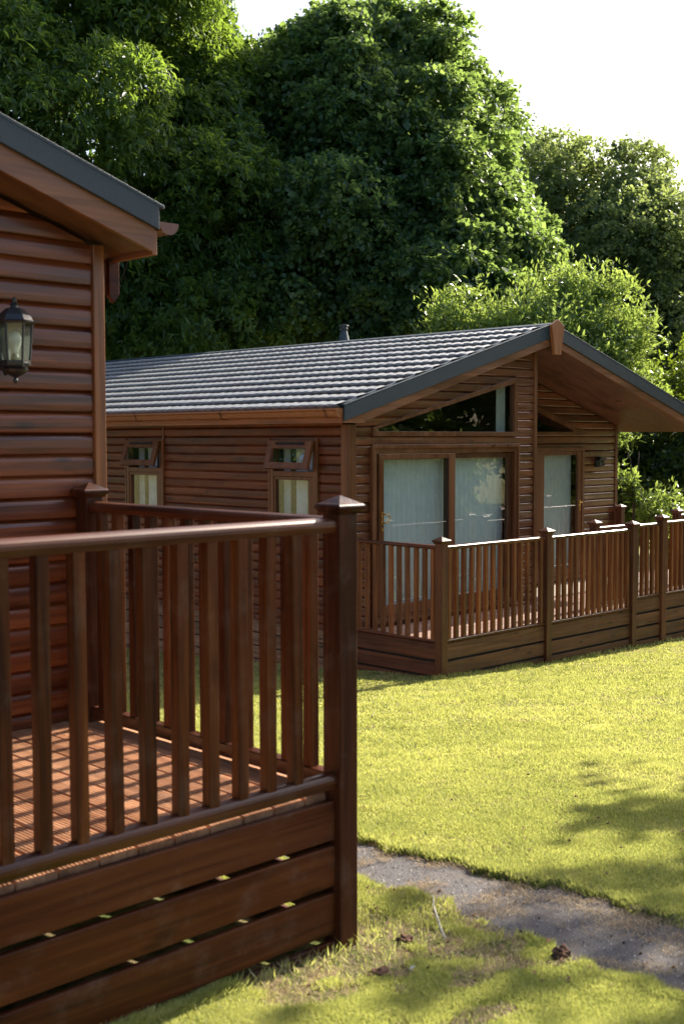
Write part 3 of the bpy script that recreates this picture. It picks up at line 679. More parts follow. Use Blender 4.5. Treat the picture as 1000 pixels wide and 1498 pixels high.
mb.tube([(10.002, V0 - 0.062, -0.86), (10.002, V0 - 0.105, -0.862), (10.06, V0 - 0.115, -0.868), (10.075, V0 - 0.115, -0.91), (10.05, V0 - 0.112, -0.95), (10.002, V0 - 0.105, -0.962), (10.002, V0 - 0.062, -0.965)], 0.008, 8)
mb.box((9.985, V0 - 0.068, -1.06), (10.02, V0 - 0.061, -1.02))
build('door_handle', mb, 'brass', da)
def blinds(parent, axis_u0, u1, v, z0, z1, wd=0.089, ang=101):
    mb = MB(); u = axis_u0
    while u < u1:
        a = R(ang + random.uniform(-2, 2)); dx, dy = 0.058 * math.sin(a), 0.058 * math.cos(a)
        n = 4; vs = []
        for zz in (z0, z1):
            for i in range(n + 1):
                q = -1 + 2 * i / n; bow = 0.012 * (1 - q * q)
                vs.append((u + dx * q + bow * math.cos(a), v + dy * q - bow * math.sin(a), zz))
        mb.add(vs, [(i, i + 1, n + 2 + i, n + 1 + i) for i in range(n)]); u += wd
    return build('blind', mb, 'blind', parent)
blinds(da, 9.95, 12.5, V0 + 0.16, -2.12, -0.12)
# --- gable glazing left
tw = build('gable_window', frame_ring(triA, [(9.945, 0.090), (12.505, 0.090), (12.505, 0.715), (9.945, 0.118)], 1, V0 - 0.045, V0 + 0.05), 'frame', far, bevel=0.003)
build('glass_pane', MB().add([(9.94, V0, 0.088), (12.51, V0, 0.088), (12.51, V0, 0.72), (9.94, V0, 0.12)], [(0, 1, 2, 3)]), 'glass_dark', tw)
build('blind', MB().box((12.30, V0 + 0.10, 0.05), (12.48, V0 + 0.11, 0.80)), 'blind', tw)
# --- gable glazing right
tw = build('gable_window', frame_ring(triB, [(13.42, 0.105), (15.22, 0.105), (15.22, 0.130), (13.42, 0.675)], 1, VS - 0.045, VS + 0.05), 'frame', far, bevel=0.003)
build('glass_pane', MB().add([(13.41, VS, 0.10), (15.23, VS, 0.10), (15.23, VS, 0.135), (13.41, VS, 0.68)], [(0, 1, 2, 3)]), 'glass_dark', tw)
# --- recess door
db_ = build('glazed_door', frame_ring(rect(14.285, -2.125, 15.505, -0.130), rect(14.37, -2.06, 15.445, -0.185), 1, VS - 0.060, VS + 0.06), 'frame', far, bevel=0.004)
build('door_leaf', frame_ring(rect(14.375, -2.05, 15.440, -0.188), rect(14.485, -1.93, 15.345, -0.243), 1, VS - 0.050, VS - 0.005), 'frame', db_, bevel=0.004)
build('glass_pane', pane_y(14.48, 15.35, -1.935, -0.240, VS - 0.027), 'glass', db_)
build('door_handle', MB().box((15.385, VS - 0.054, -1.10), (15.41, VS - 0.050, -0.92)).tube([(15.397, VS - 0.05, -0.96), (15.397, VS - 0.10, -0.96), (15.31, VS - 0.105, -0.965)], 0.009, 8), 'brass', db_)
blinds(db_, 14.38, 15.42, VS + 0.14, -2.12, -0.15)
# --- windows of the long side
def side_window(v0, v1):
    f = build('window', frame_ring(rect(v0, -1.02, v1, -0.005), rect(v0 + 0.055, -0.965, v1 - 0.055, -0.06), 0, U0 - 0.045, U0 + 0.05), 'frame', far, bevel=0.003)
    build('casing', MB().box((U0 - 0.052, v0 - 0.03, -1.03), (U0 - 0.02, v0 - 0.002, 0.01)).box((U0 - 0.052, v1 + 0.002, -1.03), (U0 - 0.02, v1 + 0.03, 0.01)), 'frame', f, bevel=0.003)
    build('transom', MB().box((U0 - 0.044, v0 + 0.056, -0.435), (U0 + 0.045, v1 - 0.056, -0.375)), 'frame', f, bevel=0.003)
    # open top-hung sash
    an = R(17); H = 0.335; zt0 = -0.030; x0 = U0 - 0.050
    def S(v, d, h): return (x0 - d * math.cos(an) - h * math.sin(an), v, zt0 + d * math.sin(an) * 0 - h * math.cos(an) + d * math.sin(an))
    def slab(a, b, h0, h1, d0, d1):
        mb = MB(); vs = [S(v, d, h) for d in (d0, d1) for v, h in ((a, h0), (b, h0), (b, h1), (a, h1))]
        return vs, [(0, 1, 2, 3), (7, 6, 5, 4), (0, 4, 5, 1), (1, 5, 6, 2), (2, 6, 7, 3), (3, 7, 4, 0)]
    mb = MB(); a, b = v0 + 0.012, v1 - 0.035
    for args in ((a, b, 0, 0.085), (a, b, H - 0.075, H), (a, a + 0.085, 0.0851, H - 0.0751), (b - 0.085, b, 0.0851, H - 0.0751)):
        vs, fs = slab(args[0], args[1], args[2], args[3], 0, 0.045); mb.add(vs, fs, 0.5)
    s = build('sash', mb, 'frame', f, bevel=0.003)
    vs, fs = slab(a + 0.08, b - 0.08, 0.08, H - 0.07, 0.020, 0.023); build('glass_pane', MB().add(vs[:4], fs[:1]), 'glass', s)
    vs, fs = slab(a + 0.12, b - 0.14, 0.022, 0.050, 0.046, 0.056); build('vent_strip', MB().add(vs, fs), 'rubber', s)
    build('stay', MB().tube([(U0 - 0.03, v0 + 0.065, -0.37), (x0 - 0.085, v0 + 0.05, -0.345)], 0.008, 6), 'steel', s)
    lo = build('fixed_sash', frame_ring(rect(v0 + 0.057, -0.96, v1 - 0.057, -0.438), rect(v0 + 0.135, -0.90, v1 - 0.085, -0.478), 0, U0 - 0.035, U0 + 0.02), 'frame', f, bevel=0.003)
    build('glass_pane', MB().add([(U0 - 0.006, v0 + 0.13, -0.905), (U0 - 0.006, v1 - 0.08, -0.905), (U0 - 0.006, v1 - 0.08, -0.474), (U0 - 0.006, v0 + 0.13, -0.474)], [(0, 1, 2, 3)]), 'glass', lo)
    # gathered curtain halves behind the glass
    cm = MB()
    for c0, c1 in ((v0 + 0.22, v0 + 0.30), (v1 - 0.46, v1 - 0.26), (v1 - 0.16, v1 - 0.05)):
        n = 30; vs = []
        for zz in (-1.0, -0.03):
            for i in range(n + 1):
                q = c0 + (c1 - c0) * i / n; vs.append((U0 + 0.14 + 0.014 * math.sin(i * 1.35), q, zz))
        cm.add(vs, [(i, i + 1, n + 2 + i, n + 1 + i) for i in range(n)])
    build('curtain', cm, 'curtain', f)
side_window(10.06, 10.86); side_window(13.03, 13.85)
# soffit downlight
build('soffit_light', MB().lathe((15.30, 9.75, rz(15.30) - 0.232), [(0.045, 0.012), (0.045, 0.0), (0.030, 0.0)], 14), 'gutter_far', far)

# bulkhead lamp by the recess door
bl = empty('bulkhead_light', (15.93, VS - 0.03, -0.42), 'small black half-round wall light beside the recessed glass door', 'wall light')
mb = MB(); hp = [(15.93 - 0.105, -0.44)] + [(15.93 + 0.105 * math.cos(math.pi - math.pi * k / 10), -0.36 + 0.085 * math.sin(math.pi * k / 10)) for k in range(11)] + [(15.93 + 0.105, -0.44)]
mb.prism(hp, 1, VS - 0.045, VS - 0.027); build('back_plate', mb, 'black_metal', bl)
mb = MB()
for k in range(-1, 2): mb.tube([(15.93 + 0.045 * k, VS - 0.05, -0.43), (15.93 + 0.045 * k, VS - 0.115, -0.40), (15.93 + 0.035 * k, VS - 0.10, -0.31), (15.93 + 0.02 * k, VS - 0.05, -0.285)], 0.008, 6)
mb.prism([(15.93 - 0.10, -0.33), (15.93 + 0.10, -0.33), (15.93 + 0.06, -0.28), (15.93 - 0.06, -0.28)], 1, VS - 0.11, VS - 0.046)
build('cage', mb, 'black_metal', bl)
build('lamp_glass', MB().lathe((15.93, VS - 0.075, -0.43), [(0.028, 0.0), (0.036, 0.03), (0.036, 0.07), (0.02, 0.10)], 12), 'lantern_glass', bl, smooth=True)

# ================================================================ FAR DECK
fdk = empty('raised_deck', (13.0, 9.0, float(gz(13, 9))), 'weathered brown deck with balustrade in front of the lodge across the lawn', 'deck', 'timber decks of the lodges')
FY, FH = 8.240, 0.050
def fpost(x, y, cap=-1.025): return make_post(fdk, x, y, float(gz(x, y)) - 0.15, cap, FH, 'post_far')
fpost(9.585, FY); fpost(11.445, FY); fpost(13.270, FY, -1.035)
fpost(13.985, FY, -0.985); fpost(15.85, FY, -0.985); fpost(17.7, FY, -0.985)
fpost(13.06, 8.66, -1.03); fpost(16.46, 10.44, -1.03); fpost(16.07, 9.22, -1.03)
stf, stg = {}, {}
def bay(axis, const, a, b, top, low, mat_r, skirt=True, zoff=0.0, mat_s='skirt_far_x', st=stf):
    """one bay of balustrade: handrail, bottom rail, balusters, and boards below"""
    make_rail('handrail', axis, const, a, b, top, 0.066, 0.045, mat_r, fdk)
    make_rail('bottom_rail', axis, const, a, b, low, 0.060, 0.040, mat_r, fdk)
    n = int(round((b - a) / 0.126)); 
    for i in range(n):
        c = a + (b - a) * (i + 0.5) / n
        x, y = (c, const) if axis == 0 else (const, c)
        o = baluster(fdk, x, y, low - 0.03, top - 0.03, 'bal_far', 0.0225, st); o.rotation_euler = (R(random.uniform(-.5, .5)), R(random.uniform(-.5, .5)), R(random.uniform(-3, 3)))
    if skirt:
        z = low - 0.046
        for hgt in (0.170, 0.147, 0.147, 0.147):
            if axis == 0: mb = MB().box((a + 0.001, const - 0.012, z - hgt), (b - 0.001, const + 0.014, z))
            else: mb = MB().box((const - 0.014, a + 0.001, z - hgt), (const + 0.012, b - 0.001, z))
            build('skirt_board', mb, mat_s, fdk, bevel=0.003); z -= hgt + 0.026
h = FH
bay(1, 9.585, FY + h, V0 - 0.045, -1.118, -2.125, 'rail_y', True, 0, 'skirt_far_y')
bay(0, FY, 9.585 + h, 11.445 - h, -1.122, -2.122, 'rail_x')
bay(0, FY, 11.445 + h, 13.270 - h, -1.126, -2.126, 'rail_x')
bay(0, FY, 13.270 + h, 13.985 - h, -1.085, -2.010, 'rail_x', st=stg)
bay(0, FY, 13.985 + h, 15.85 - h, -1.078, -2.015, 'rail_x', st=stg)
bay(0, FY, 15.85 + h, 17.7 - h, -1.075, -2.015, 'rail_x', st=stg)
bay(0, 8.66, 13.06 + h, 14.10, -1.125, -2.11, 'rail_x', False)
bay(0, 9.22, 16.07 + h, 17.7, -1.12, -2.11, 'rail_x', False)
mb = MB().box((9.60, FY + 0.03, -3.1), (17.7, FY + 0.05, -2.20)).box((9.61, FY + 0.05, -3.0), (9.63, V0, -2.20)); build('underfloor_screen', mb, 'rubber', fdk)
# boards run along the front
def long_board(x0, x1, y, z):
    prof = [(-0.0725, -0.028), (-0.0725, -0.003)]
    for i in range(9):
        a = -0.069 + 0.138 * i / 9; b = 0.138 / 9; prof += [(a + .1 * b, 0), (a + .6 * b, 0), (a + .7 * b, -0.004), (a + .98 * b, -0.004)]
    prof += [(0.0695, 0), (0.0725, -0.003), (0.0725, -0.028)]
    mb = MB(); mb.rings([[(xx, py, pz) for py, pz in prof] for xx in (x0, x1)]); return build('deck_board', mb, 'deck_far', fdk, loc=(0, y, z))
lb = long_board(9.605, 12.88, FY + 0.092, -2.165)
for k in range(1, 8): dup(lb, fdk, (0, FY + 0.092 + 0.151 * k, -2.165))
lb2 = long_board(12.883, 17.75, FY + 0.092, -2.165)
for k in range(1, 15): dup(lb2, fdk, (0, FY + 0.092 + 0.151 * k, -2.165))

# ================================================================ TREES
def leaf_cloud(lobes, nb, per, ls, asp, spray, flat, rng, cam_bias=True, droop=0.3, up_mix=0.5, interior=0.18, fan=False, sub=0.8):
    """lobes: (cx,cy,cz,rx,ry,rz). nb boughs over the lobes, per leaves in each, leaf length ls, width/length asp"""
    Lb = np.array(lobes, float); Lb[:, 3:] = np.maximum(Lb[:, 3:] * 0.4, Lb[:, 3:] - 0.62 * sub); area = (Lb[:, 3] * Lb[:, 4] * Lb[:, 5]) ** (2 / 3); pk = area / area.sum()
    # second level: each big lobe carries many smaller clumps on its surface
    ns = int(area.sum() * 4 * np.pi / (sub * sub * 1.5)); k = rng.choice(len(Lb), ns, p=pk)
    d = rng.normal(size=(ns, 3)); d /= np.linalg.norm(d, axis=1)[:, None]
    sc = Lb[k, :3] + d * Lb[k, 3:] * rng.uniform(0.74, 1.10, ns)[:, None]; sn = d / Lb[k, 3:]; sn /= np.linalg.norm(sn, axis=1)[:, None]
    ins = np.zeros(ns, bool)
    for q in range(len(Lb)): ins |= ((((sc - Lb[q, :3]) / Lb[q, 3:]) ** 2).sum(1) < 0.60) & (k != q)
    kp = ~ins
    if cam_bias:
        tc = -sc / np.linalg.norm(sc, axis=1)[:, None]; f = (sn * tc).sum(1) + 0.6 * sn @ np.array(L)
        kp &= (f > -0.30) | (rng.rand(ns) < 0.35)
    sc, sn = sc[kp], sn[kp]; ns = len(sc); sr = sub * np.exp(rng.normal(-0.05, 0.42, ns))
    k = rng.choice(ns, nb, p=sr ** 2 / (sr ** 2).sum())
    d = rng.normal(size=(nb, 3)) * 0.9 + sn[k] * 0.8 + np.array([0, 0, 0.35]); d /= np.linalg.norm(d, axis=1)[:, None]
    c = sc[k] + d * (sr[k] * (1 - np.abs(rng.normal(0, 0.16, nb))))[:, None] * np.array([1, 1, 0.72]); nrm = d * 0.6 + sn[k] * 0.4; nrm /= np.linalg.norm(nrm, axis=1)[:, None]
    keep = np.ones(nb, bool)
    keep &= c[:, 2] > gz(c[:, 0], c[:, 1])
    c, nrm = c[keep][:nb], nrm[keep][:nb]; nb = len(c)
    ni = int(nb * interior); 
    # boughs: flattened sprays pointing outwards and a little down
    ax = nrm + rng.normal(0, 0.35, (nb, 3)); ax[:, 2] -= droop * rng.rand(nb); ax /= np.linalg.norm(ax, axis=1)[:, None]
    upv = np.array([0, 0, 1.0]) * up_mix + nrm * (1 - up_mix) + rng.normal(0, 0.25, (nb, 3)); upv -= (upv * ax).sum(1)[:, None] * ax; upv /= np.linalg.norm(upv, axis=1)[:, None]
    sd = np.cross(ax, upv)
    sz = spray * np.exp(rng.normal(0, 0.3, nb))
    cnt = nb * per
    bi = np.repeat(np.arange(nb), per)
    t = rng.rand(cnt); wv = rng.uniform(-1, 1, cnt) * (0.25 + 0.75 * np.sin(np.pi * np.clip(t * 0.85 + 0.1, 0, 1))); hv = rng.normal(0, flat, cnt)
    S = sz[bi][:, None]
    p = c[bi] + ax[bi] * (t[:, None] - 0.55) * S * 1.3 + sd[bi] * (wv[:, None] * 0.55) * S + upv[bi] * hv[:, None] * S - np.array([0, 0, 1.0]) * (t[:, None] ** 2 * droop * 0.5) * S
    # leaf frames
    if fan:
        fi = rng.randint(0, 7, cnt); base_a = rng.normal(size=(nb, 3))
        dirv = ax[bi] * 0.6 + sd[bi] * np.sin(wv * 2.2)[:, None] + rng.normal(0, 0.45, (cnt, 3)); dirv[:, 2] -= 0.25
    else:
        dirv = ax[bi] * 0.5 + sd[bi] * wv[:, None] * 0.8 + rng.normal(0, 0.5, (cnt, 3)); dirv[:, 2] -= droop
    dirv /= np.linalg.norm(dirv, axis=1)[:, None]
    nl = upv[bi] + rng.normal(0, 0.45, (cnt, 3)); nl -= (nl * dirv).sum(1)[:, None] * dirv; nl /= np.linalg.norm(nl, axis=1)[:, None]
    ln = ls * np.exp(rng.normal(0, 0.22, cnt)); rr = np.clip(rng.normal(0.45, 0.22, cnt) + np.repeat(rng.normal(0, 0.15, nb), per), 0, 1)
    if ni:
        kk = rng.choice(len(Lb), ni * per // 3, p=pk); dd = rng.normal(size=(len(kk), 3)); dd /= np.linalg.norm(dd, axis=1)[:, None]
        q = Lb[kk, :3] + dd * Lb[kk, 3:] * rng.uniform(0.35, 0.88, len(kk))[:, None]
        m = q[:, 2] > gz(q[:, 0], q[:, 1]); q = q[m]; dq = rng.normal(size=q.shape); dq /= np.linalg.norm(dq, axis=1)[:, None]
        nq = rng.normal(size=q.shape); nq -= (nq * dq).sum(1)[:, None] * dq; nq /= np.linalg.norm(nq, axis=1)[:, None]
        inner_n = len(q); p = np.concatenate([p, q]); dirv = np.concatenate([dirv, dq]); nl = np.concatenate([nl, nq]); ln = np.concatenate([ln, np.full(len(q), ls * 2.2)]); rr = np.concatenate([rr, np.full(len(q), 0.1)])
    s_ = np.cross(dirv, nl); wd = (ln * asp * 0.5)[:, None]; ln_ = ln[:, None]
    a = p - dirv * ln_ * 0.5; b = p + dirv * ln_ * 0.5; mid = p + dirv * ln_ * (-0.02) + nl * ln_ * 0.10
    v1 = mid + s_ * wd; v2 = mid - s_ * wd
    V = np.stack([a, v1, b, v2], 1).reshape(-1, 3); n = len(p); i = np.arange(n) * 4
    F = np.concatenate([np.stack([i, i + 1, i + 2], 1), np.stack([i, i + 2, i + 3], 1)]); rn = np.concatenate([rr, rr])
    return V, F, rn, c, sz
def place(px, py, D):
    d = fw + (px - 500) / FPX * r2 + (py - 749) / FPX * d2; h = d.dot(fwh); q = d * (D / h); return np.array([q.x, q.y, q.z])
def tree(name, label, cat, base, lobes, nb, per, ls, asp, spray, flat, mat, seed, group=None, trunk_r=0.22, **kw):
    rng = np.random.RandomState(seed)
    V, F, rn, bc, bs = leaf_cloud(lobes, nb, per, ls, asp, spray, flat, rng, **kw)
    bz = float(gz(base[0], base[1])); rt_ = empty(name, (base[0], base[1], bz), label, cat, group)
    o = raw('crown', V - np.array([base[0], base[1], bz]), F, mat, rn); o.parent = rt_
    mb = MB(); cen = np.array(lobes)[:, :3].mean(0)
    top = min(max(l[2] + 0.3 * l[5] for l in lobes), cen[2] + 1.2)
    pts = []; k = 7
    for i in range(k):
        f = i / (k - 1); pts.append((base[0] + (cen[0] - base[0]) * f ** 2 + random.uniform(-.12, .12) * trunk_r * 4 * f, base[1] + (cen[1] - base[1]) * f ** 2 + random.uniform(-.12, .12) * trunk_r * 4 * f, bz - 0.2 + (top - bz) * f))
    mb.tube(pts, [trunk_r * (1.25 if i == 0 else 1 - 0.8 * i / (k - 1)) for i in range(k)], 10)
    for l in lobes:
        j = random.randint(1, 4); s = Vector(pts[j]); e = Vector((l[0], l[1], l[2] - 0.2 * l[5])); m_ = s.lerp(e, 0.5) + Vector((0, 0, 0.3))
        mb.tube([s, m_, e], [trunk_r * 0.5, trunk_r * 0.3, trunk_r * 0.1], 6)
    for i in rng.choice(len(bc), min(70, len(bc)), replace=False):
        e = Vector(bc[i]); l = min(lobes, key=lambda l: (Vector(l[:3]) - e).length); s = Vector((l[0], l[1], l[2] - 0.2 * l[5])); mb.tube([s, s.lerp(e, 0.5) + Vector((0, 0, -0.1)), e], [trunk_r * 0.12, trunk_r * 0.08, trunk_r * 0.03], 4)
    build('trunk', mb, 'bark', rt_, smooth=True)
    return rt_
def lobe(px, py, D, rx, rz_, ry=None):
    c = place(px, py, D); return (c[0], c[1], c[2], rx, ry or rx, rz_)
def B(px, D):
    c = place(px, 640, D); return (c[0], c[1])
# big sweet chestnut, left
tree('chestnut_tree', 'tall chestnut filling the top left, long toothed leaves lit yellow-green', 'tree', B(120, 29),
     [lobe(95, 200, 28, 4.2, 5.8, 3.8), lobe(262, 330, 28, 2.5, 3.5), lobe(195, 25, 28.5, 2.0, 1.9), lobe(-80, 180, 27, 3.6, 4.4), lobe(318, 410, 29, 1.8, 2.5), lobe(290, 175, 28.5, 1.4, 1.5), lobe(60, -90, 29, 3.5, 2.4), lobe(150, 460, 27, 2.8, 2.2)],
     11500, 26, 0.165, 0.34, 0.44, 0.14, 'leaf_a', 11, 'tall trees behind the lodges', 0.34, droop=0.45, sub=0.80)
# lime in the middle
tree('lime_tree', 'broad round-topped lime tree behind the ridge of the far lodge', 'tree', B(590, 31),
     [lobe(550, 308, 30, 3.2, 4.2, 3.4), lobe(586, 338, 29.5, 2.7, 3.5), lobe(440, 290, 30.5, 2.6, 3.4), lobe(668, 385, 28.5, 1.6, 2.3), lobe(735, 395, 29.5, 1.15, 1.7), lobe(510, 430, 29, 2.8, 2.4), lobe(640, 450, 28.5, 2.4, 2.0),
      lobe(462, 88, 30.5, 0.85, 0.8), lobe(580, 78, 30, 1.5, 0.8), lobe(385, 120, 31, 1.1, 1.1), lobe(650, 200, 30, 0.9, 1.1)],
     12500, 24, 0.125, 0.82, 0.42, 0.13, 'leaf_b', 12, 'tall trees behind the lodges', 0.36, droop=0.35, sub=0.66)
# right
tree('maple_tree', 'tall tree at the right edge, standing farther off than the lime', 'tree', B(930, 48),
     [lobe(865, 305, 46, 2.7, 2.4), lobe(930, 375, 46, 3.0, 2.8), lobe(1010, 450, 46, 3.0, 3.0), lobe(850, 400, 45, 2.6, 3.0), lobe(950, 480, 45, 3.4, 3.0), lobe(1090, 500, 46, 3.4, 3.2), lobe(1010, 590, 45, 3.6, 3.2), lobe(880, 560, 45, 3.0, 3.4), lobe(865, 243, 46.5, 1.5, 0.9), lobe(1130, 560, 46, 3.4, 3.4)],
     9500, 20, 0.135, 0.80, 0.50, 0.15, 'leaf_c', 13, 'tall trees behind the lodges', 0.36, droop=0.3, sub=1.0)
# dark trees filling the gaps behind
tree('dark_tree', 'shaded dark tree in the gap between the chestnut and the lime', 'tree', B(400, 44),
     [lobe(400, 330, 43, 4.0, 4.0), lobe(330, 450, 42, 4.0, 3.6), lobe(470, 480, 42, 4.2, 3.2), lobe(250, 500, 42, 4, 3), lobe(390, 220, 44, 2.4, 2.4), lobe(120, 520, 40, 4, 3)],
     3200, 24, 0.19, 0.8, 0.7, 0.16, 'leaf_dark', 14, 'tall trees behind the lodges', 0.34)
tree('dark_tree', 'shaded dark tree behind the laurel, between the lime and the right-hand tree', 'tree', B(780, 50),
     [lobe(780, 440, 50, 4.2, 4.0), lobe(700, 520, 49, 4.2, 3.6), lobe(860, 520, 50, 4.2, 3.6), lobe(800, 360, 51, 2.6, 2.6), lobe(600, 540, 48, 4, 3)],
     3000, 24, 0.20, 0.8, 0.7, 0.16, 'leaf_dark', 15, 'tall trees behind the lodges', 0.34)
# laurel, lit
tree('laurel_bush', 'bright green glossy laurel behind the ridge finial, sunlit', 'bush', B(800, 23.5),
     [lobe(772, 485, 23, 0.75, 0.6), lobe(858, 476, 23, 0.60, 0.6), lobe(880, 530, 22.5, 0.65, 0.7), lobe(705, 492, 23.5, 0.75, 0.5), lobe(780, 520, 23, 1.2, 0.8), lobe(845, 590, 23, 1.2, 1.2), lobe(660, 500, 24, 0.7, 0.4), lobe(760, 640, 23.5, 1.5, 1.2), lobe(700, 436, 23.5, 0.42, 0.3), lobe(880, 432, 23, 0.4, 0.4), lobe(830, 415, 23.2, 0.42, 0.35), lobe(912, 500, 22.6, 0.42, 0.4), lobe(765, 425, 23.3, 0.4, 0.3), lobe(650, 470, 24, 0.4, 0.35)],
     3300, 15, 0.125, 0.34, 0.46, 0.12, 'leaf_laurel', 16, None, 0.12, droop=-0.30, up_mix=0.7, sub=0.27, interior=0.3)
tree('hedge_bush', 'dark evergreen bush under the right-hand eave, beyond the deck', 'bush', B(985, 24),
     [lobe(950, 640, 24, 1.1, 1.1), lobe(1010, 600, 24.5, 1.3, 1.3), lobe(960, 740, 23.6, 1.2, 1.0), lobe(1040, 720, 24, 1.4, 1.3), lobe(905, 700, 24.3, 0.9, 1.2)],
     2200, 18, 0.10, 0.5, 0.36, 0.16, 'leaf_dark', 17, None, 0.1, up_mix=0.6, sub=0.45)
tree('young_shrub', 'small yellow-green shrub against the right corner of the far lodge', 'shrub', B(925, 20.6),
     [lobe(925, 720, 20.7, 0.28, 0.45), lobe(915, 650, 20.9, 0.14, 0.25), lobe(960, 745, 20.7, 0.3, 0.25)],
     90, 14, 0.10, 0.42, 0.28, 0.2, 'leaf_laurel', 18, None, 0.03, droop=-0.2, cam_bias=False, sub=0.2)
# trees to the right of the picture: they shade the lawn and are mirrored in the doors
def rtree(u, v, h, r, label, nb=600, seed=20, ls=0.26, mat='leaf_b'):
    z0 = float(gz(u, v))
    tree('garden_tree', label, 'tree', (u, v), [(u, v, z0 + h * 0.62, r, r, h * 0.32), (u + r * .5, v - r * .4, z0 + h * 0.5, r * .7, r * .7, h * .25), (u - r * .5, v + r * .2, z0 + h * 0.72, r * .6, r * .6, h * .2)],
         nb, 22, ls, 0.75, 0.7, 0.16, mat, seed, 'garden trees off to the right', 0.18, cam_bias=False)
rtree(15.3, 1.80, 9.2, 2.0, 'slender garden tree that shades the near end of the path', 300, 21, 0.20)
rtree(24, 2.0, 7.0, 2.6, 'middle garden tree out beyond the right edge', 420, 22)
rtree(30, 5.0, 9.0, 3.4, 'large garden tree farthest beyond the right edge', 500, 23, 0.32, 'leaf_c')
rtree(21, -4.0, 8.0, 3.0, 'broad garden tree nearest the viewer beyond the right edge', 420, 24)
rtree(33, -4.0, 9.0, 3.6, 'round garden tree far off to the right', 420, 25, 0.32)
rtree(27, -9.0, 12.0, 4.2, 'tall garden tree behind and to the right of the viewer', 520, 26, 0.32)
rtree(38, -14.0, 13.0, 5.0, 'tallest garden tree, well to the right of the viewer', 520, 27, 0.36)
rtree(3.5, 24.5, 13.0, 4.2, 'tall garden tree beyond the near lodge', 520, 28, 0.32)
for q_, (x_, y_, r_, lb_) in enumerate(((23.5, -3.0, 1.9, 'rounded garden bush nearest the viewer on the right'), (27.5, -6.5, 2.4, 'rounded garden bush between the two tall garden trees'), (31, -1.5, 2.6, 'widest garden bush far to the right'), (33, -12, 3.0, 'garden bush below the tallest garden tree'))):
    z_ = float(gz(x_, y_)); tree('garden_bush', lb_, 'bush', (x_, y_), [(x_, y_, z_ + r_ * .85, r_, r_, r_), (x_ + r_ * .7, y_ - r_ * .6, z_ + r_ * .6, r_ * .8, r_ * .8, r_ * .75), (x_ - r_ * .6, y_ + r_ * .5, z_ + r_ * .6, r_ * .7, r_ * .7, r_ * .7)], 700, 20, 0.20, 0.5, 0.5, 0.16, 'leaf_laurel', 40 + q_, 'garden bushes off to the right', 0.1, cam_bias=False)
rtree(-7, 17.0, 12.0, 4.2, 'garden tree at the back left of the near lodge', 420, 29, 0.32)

# ================================================================ GRASS AND SMALL THINGS
rng = np.random.RandomState(77)
def vnoise(u, v, s, seed=0):
    a = np.floor(u / s).astype(int); b = np.floor(v / s).astype(int); fu, fv = u / s - a, v / s - b
    fu, fv = fu * fu * (3 - 2 * fu), fv * fv * (3 - 2 * fv)
    def h(i, j):
        x = np.sin(i * 127.1 + j * 311.7 + seed * 17.3) * 43758.5453; return x - np.floor(x)
    return (h(a, b) * (1 - fu) + h(a + 1, b) * fu) * (1 - fv) + (h(a, b + 1) * (1 - fu) + h(a + 1, b + 1) * fu) * fv
N = 1700000
D = 3.3 / (1 - rng.rand(N) * (1 - 3.3 / 22.0)); ang = rng.uniform(R(-7), R(19), N); ang = np.where(rng.rand(N) < 0.20, rng.uniform(R(18), R(38), N), ang)      # density falls with distance from the viewer
ang = np.where(rng.rand(N) < 0.22, rng.uniform(R(-17), R(-3), N), ang)
fx, fy = fwh.x, fwh.y; rx_, ry_ = rt.x, rt.y
gu_ = D * fx + D * np.tan(ang) * rx_; gv_ = D * fy + D * np.tan(ang) * ry_
pd = path_d(gu_, gv_)
ok = (pd > -0.005 - 0.02 * rng.rand(N)) | (rng.rand(N) < 0.0)
ok &= ~((gu_ < PX + 0.06) & (gv_ > PY - 0.02)) & ~((gu_ > 9.55) & (gv_ > FY - 0.02))
bare = vnoise(gu_, gv_, 0.35, 1) * 0.5 + vnoise(gu_, gv_, 0.12, 2) * 0.3 + vnoise(gu_, gv_, 1.1, 3) * 0.2
neard = np.clip((5.2 - D) / 1.5, 0, 1)
edge = np.clip(1 - np.abs(pd) / 0.18, 0, 1)
dens = np.clip(1.25 - (bare - 0.46 + 0.13 * neard + 0.08 * edge) * 6.5, 0.02 + 0.6 * np.clip((D - 4.7) / 1.6, 0, 1), 1)
ok &= rng.rand(N) < dens
gu_, gv_, D, bare, pd, neard = gu_[ok], gv_[ok], D[ok], bare[ok], pd[ok], neard[ok]; n = len(gu_)
hgt = 0.012 + 0.014 * rng.rand(n) + 0.018 * vnoise(gu_, gv_, 0.22, 5) ** 2
hgt *= np.where((np.abs(pd) < 0.05), 1.25, 1.0)
foot = ((np.abs(gv_ - FY) < 0.10) & (gu_ > 9.4)) | ((np.abs(gv_ - PY) < 0.08) & (gu_ < PX + .1)); hgt *= np.where(foot, 1.9, 1.0)
wid = 0.0030 + 0.00034 * D; az = rng.uniform(0, 2 * np.pi, n); lean = rng.uniform(0.1, 1.1, n) * hgt
la = rng.uniform(0, 2 * np.pi, n)
bz_ = gz(gu_, gv_) + lump(gu_, gv_) - 0.004
b0 = np.stack([gu_ - wid * np.cos(az), gv_ - wid * np.sin(az), bz_], 1); b1 = np.stack([gu_ + wid * np.cos(az), gv_ + wid * np.sin(az), bz_], 1)
tp = np.stack([gu_ + lean * np.cos(la), gv_ + lean * np.sin(la), bz_ + hgt], 1)
V = np.stack([b0, b1, tp], 1).reshape(-1, 3); F = np.arange(n * 3).reshape(-1, 3)
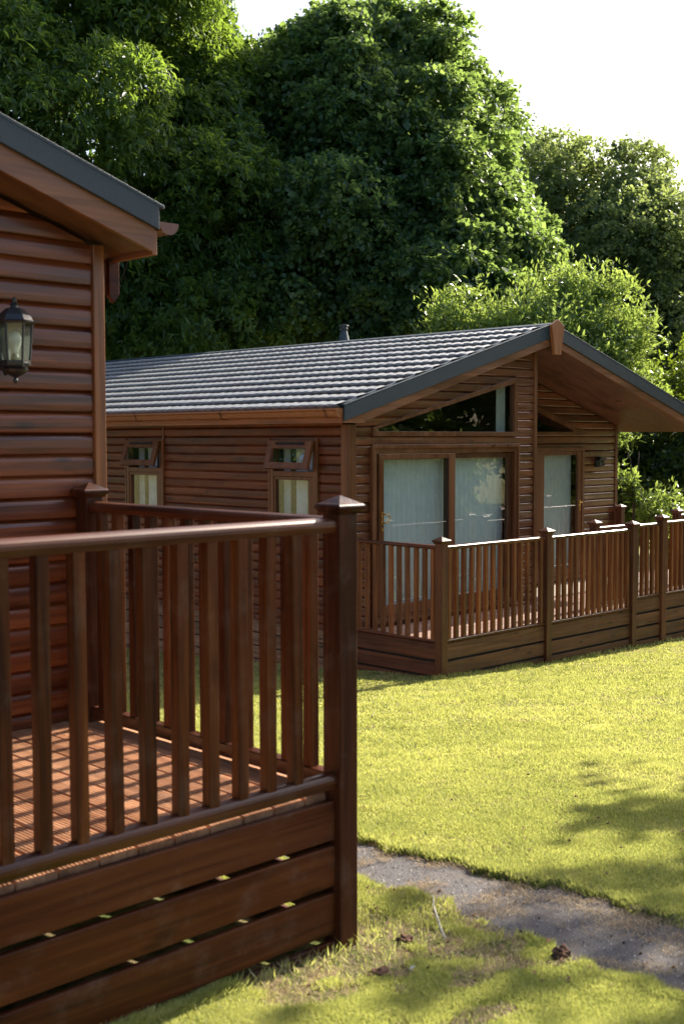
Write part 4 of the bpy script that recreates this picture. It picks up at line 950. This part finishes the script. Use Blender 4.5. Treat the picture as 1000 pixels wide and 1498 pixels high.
rn = np.clip(0.12 + 0.38 * vnoise(gu_, gv_, 1.4, 7) + 0.25 * vnoise(gu_, gv_, 0.45, 31) + 0.35 * (vnoise(gu_, gv_, 0.16, 8) - 0.5) + rng.normal(0, 0.14, n) + np.clip(bare - 0.5, 0, 1) * 0.8, 0, 1)
tuft = vnoise(gu_, gv_, 0.13, 21) * 0.6 + vnoise(gu_, gv_, 0.05, 22) * 0.4; rn = np.where(tuft > 0.66, rn * 0.35, rn)
rn = np.where(rng.rand(n) < 0.13, 0.95, rn)
go_ = raw('grass', V, F, 'grass', rn); tag(go_, 'short mown yellow-green grass of the lawn', 'grass', kind='stuff')
# clippings and straw along the path and over the bare patches
N = 60000
sv = rng.uniform(1.0, 6.5, N); side = np.where(rng.rand(N) < 0.5, -1, 1)
cu = np.interp(sv, _pv, _pu) + side * (np.interp(sv, _pv, _pw) + rng.normal(-0.06, 0.13, N))
cl = vnoise(cu, sv, 0.16, 9) + 0.5 * vnoise(cu, sv, 0.05, 12); m = cl > 0.84 + 0.12 * rng.rand(N); cu, sv = cu[m], sv[m]
N2 = 60000; ang = rng.uniform(R(-5), R(18), N2); D2 = 3.3 / (1 - rng.rand(N2) * 0.6); xu = D2 * fx + D2 * np.tan(ang) * rx_; xv = D2 * fy + D2 * np.tan(ang) * ry_
m = (vnoise(xu, xv, 0.35, 1) * 0.5 + vnoise(xu, xv, 0.12, 2) * 0.3 + vnoise(xu, xv, 1.1, 3) * 0.2 > 0.52) & ~((xu < PX + 0.06) & (xv > PY - 0.02)); cu = np.concatenate([cu, xu[m]]); sv = np.concatenate([sv, xv[m]])
n = len(cu); a = rng.uniform(0, 2 * np.pi, n); ll = 0.006 + 0.014 * rng.rand(n) ** 2; ww = 0.0014
zc = gz(cu, sv) + np.where(path_d(cu, sv) < 0, -0.010, lump(cu, sv) + 0.004) + rng.uniform(0, 0.012, n)
dx, dy = np.cos(a), np.sin(a); tz = rng.normal(0, 0.006, n)
V = np.stack([np.stack([cu - dx * ll - dy * ww, sv - dy * ll + dx * ww, zc - tz], 1), np.stack([cu - dx * ll + dy * ww, sv - dy * ll - dx * ww, zc - tz], 1), np.stack([cu + dx * ll, sv + dy * ll, zc + tz], 1)], 1).reshape(-1, 3)
tag(raw('grass_clippings', V, np.arange(n * 3).reshape(-1, 3), 'straw', rng.rand(n)), 'dry pale clippings lying along the path edges and bare patches', 'clippings', kind='stuff')
# loose grit on the path
n = 12000; sv = rng.uniform(1.2, 5.5, n); cu = np.interp(sv, _pv, _pu) + rng.uniform(-0.36, 0.36, n); m = path_d(cu, sv) < -0.005; cu, sv = cu[m], sv[m]; n = len(cu)
zc = gz(cu, sv) - 0.0135 + 0.004 * np.sin(7 * sv) * np.sin(9 * cu); s = 0.0012 + 0.0035 * rng.rand(n) ** 3; a = rng.uniform(0, 6.28, n)
V = np.stack([np.stack([cu + s * np.cos(a + q), sv + s * np.sin(a + q), zc + zz * s], 1) for q, zz in ((0, 0), (2.1, 0), (4.2, 0), (1.0, 1.3))], 1).reshape(-1, 3); b_ = np.arange(n)[:, None] * 4
F = np.concatenate([b_ + np.array([[0, 1, 3]]), b_ + np.array([[1, 2, 3]]), b_ + np.array([[2, 0, 3]])]); rr_ = rng.rand(n)
tag(raw('gravel', V, F, 'grit', np.concatenate([rr_, rr_, rr_])), 'fine grey grit lying loose on the path', 'gravel', kind='stuff')
# fallen leaves
n = 170; ang = rng.uniform(R(-4), R(18), n); D2 = 4.0 / (1 - rng.rand(n) * 0.72); cu = D2 * fx + D2 * np.tan(ang) * rx_; sv = D2 * fy + D2 * np.tan(ang) * ry_
m = ~((cu < PX + 0.06) & (sv > PY - 0.02)) & ~((cu > 9.5) & (sv > FY - .05)); cu, sv = cu[m], sv[m]; n = len(cu)
zc = gz(cu, sv) + np.where(path_d(cu, sv) < 0, -0.006, 0.026); a = rng.uniform(0, 6.28, n); s = rng.uniform(0.007, 0.015, n)
V = np.stack([np.stack([cu + s * np.cos(a + q), sv + s * 0.7 * np.sin(a + q), zc + 0.006 * (-1) ** k], 1) for k, q in enumerate((0, 1.4, 3.1, 4.6))], 1).reshape(-1, 3)
tag(raw('fallen_leaves', V, np.arange(n * 4).reshape(-1, 4), 'leaf_dry', rng.rand(n)), 'small brown fallen leaves scattered over the lawn', 'fallen leaves', kind='stuff')
def blob(name, x, y, r, h, mat, label, cat, seed, group=None):
    rg = np.random.RandomState(seed); bm = bmesh.new(); bmesh.ops.create_icosphere(bm, subdivisions=3, radius=1)
    for v in bm.verts:
        c = v.co; f = 1 + 0.30 * math.sin(4 * c.x + seed) * math.sin(5 * c.y + 2 * seed) + 0.16 * math.sin(11 * c.z + 7 * c.x + seed) + rg.uniform(-0.10, 0.10)
        v.co = Vector((c.x * r * f, c.y * r * 0.75 * f, c.z * h * f))
    me = bpy.data.meshes.new(name); bm.to_mesh(me); bm.free(); me.materials.append(M_[mat]); o = bpy.data.objects.new(name, me); C.objects.link(o)
    dz = -0.02 if float(path_d(np.array(x), np.array(y))) < 0 else 0.004
    o.location = (x, y, float(gz(x, y)) + dz + h * 0.3); return tag(o, label, cat, group)
blob('soil_clod', 3.652, 2.548, 0.035, 0.028, 'clod', 'dark brown clod on the grass beside the path, right of the others', 'clod', 1, 'clods on the lawn')
blob('soil_clod', 3.056, 2.914, 0.045, 0.018, 'clod', 'flat brown clod in the grass at the foot of the corner post', 'clod', 2, 'clods on the lawn')
blob('soil_clod', 3.38, 3.09, 0.035, 0.018, 'clod', 'small brown clod just left of the pale twig', 'clod', 5, 'clods on the lawn')
blob('stone', 3.183, 2.870, 0.014, 0.009, 'stone', 'small white stone in the grass below the corner post', 'stone', 3)
z0 = float(gz(3.52, 3.04)); mb = MB().tube([(3.50, 2.985, z0 + 0.012), (3.497, 3.005, z0 + 0.045), (3.508, 3.03, z0 + 0.075), (3.535, 3.075, z0 + 0.105), (3.56, 3.10, z0 + 0.14)], [0.004, 0.0045, 0.004, 0.0035, 0.002], 7)
tag(build('twig', mb, 'twig', None, org=(3.5, 3.0, z0)), 'curved pale bare twig standing in the grass by the path', 'twig')
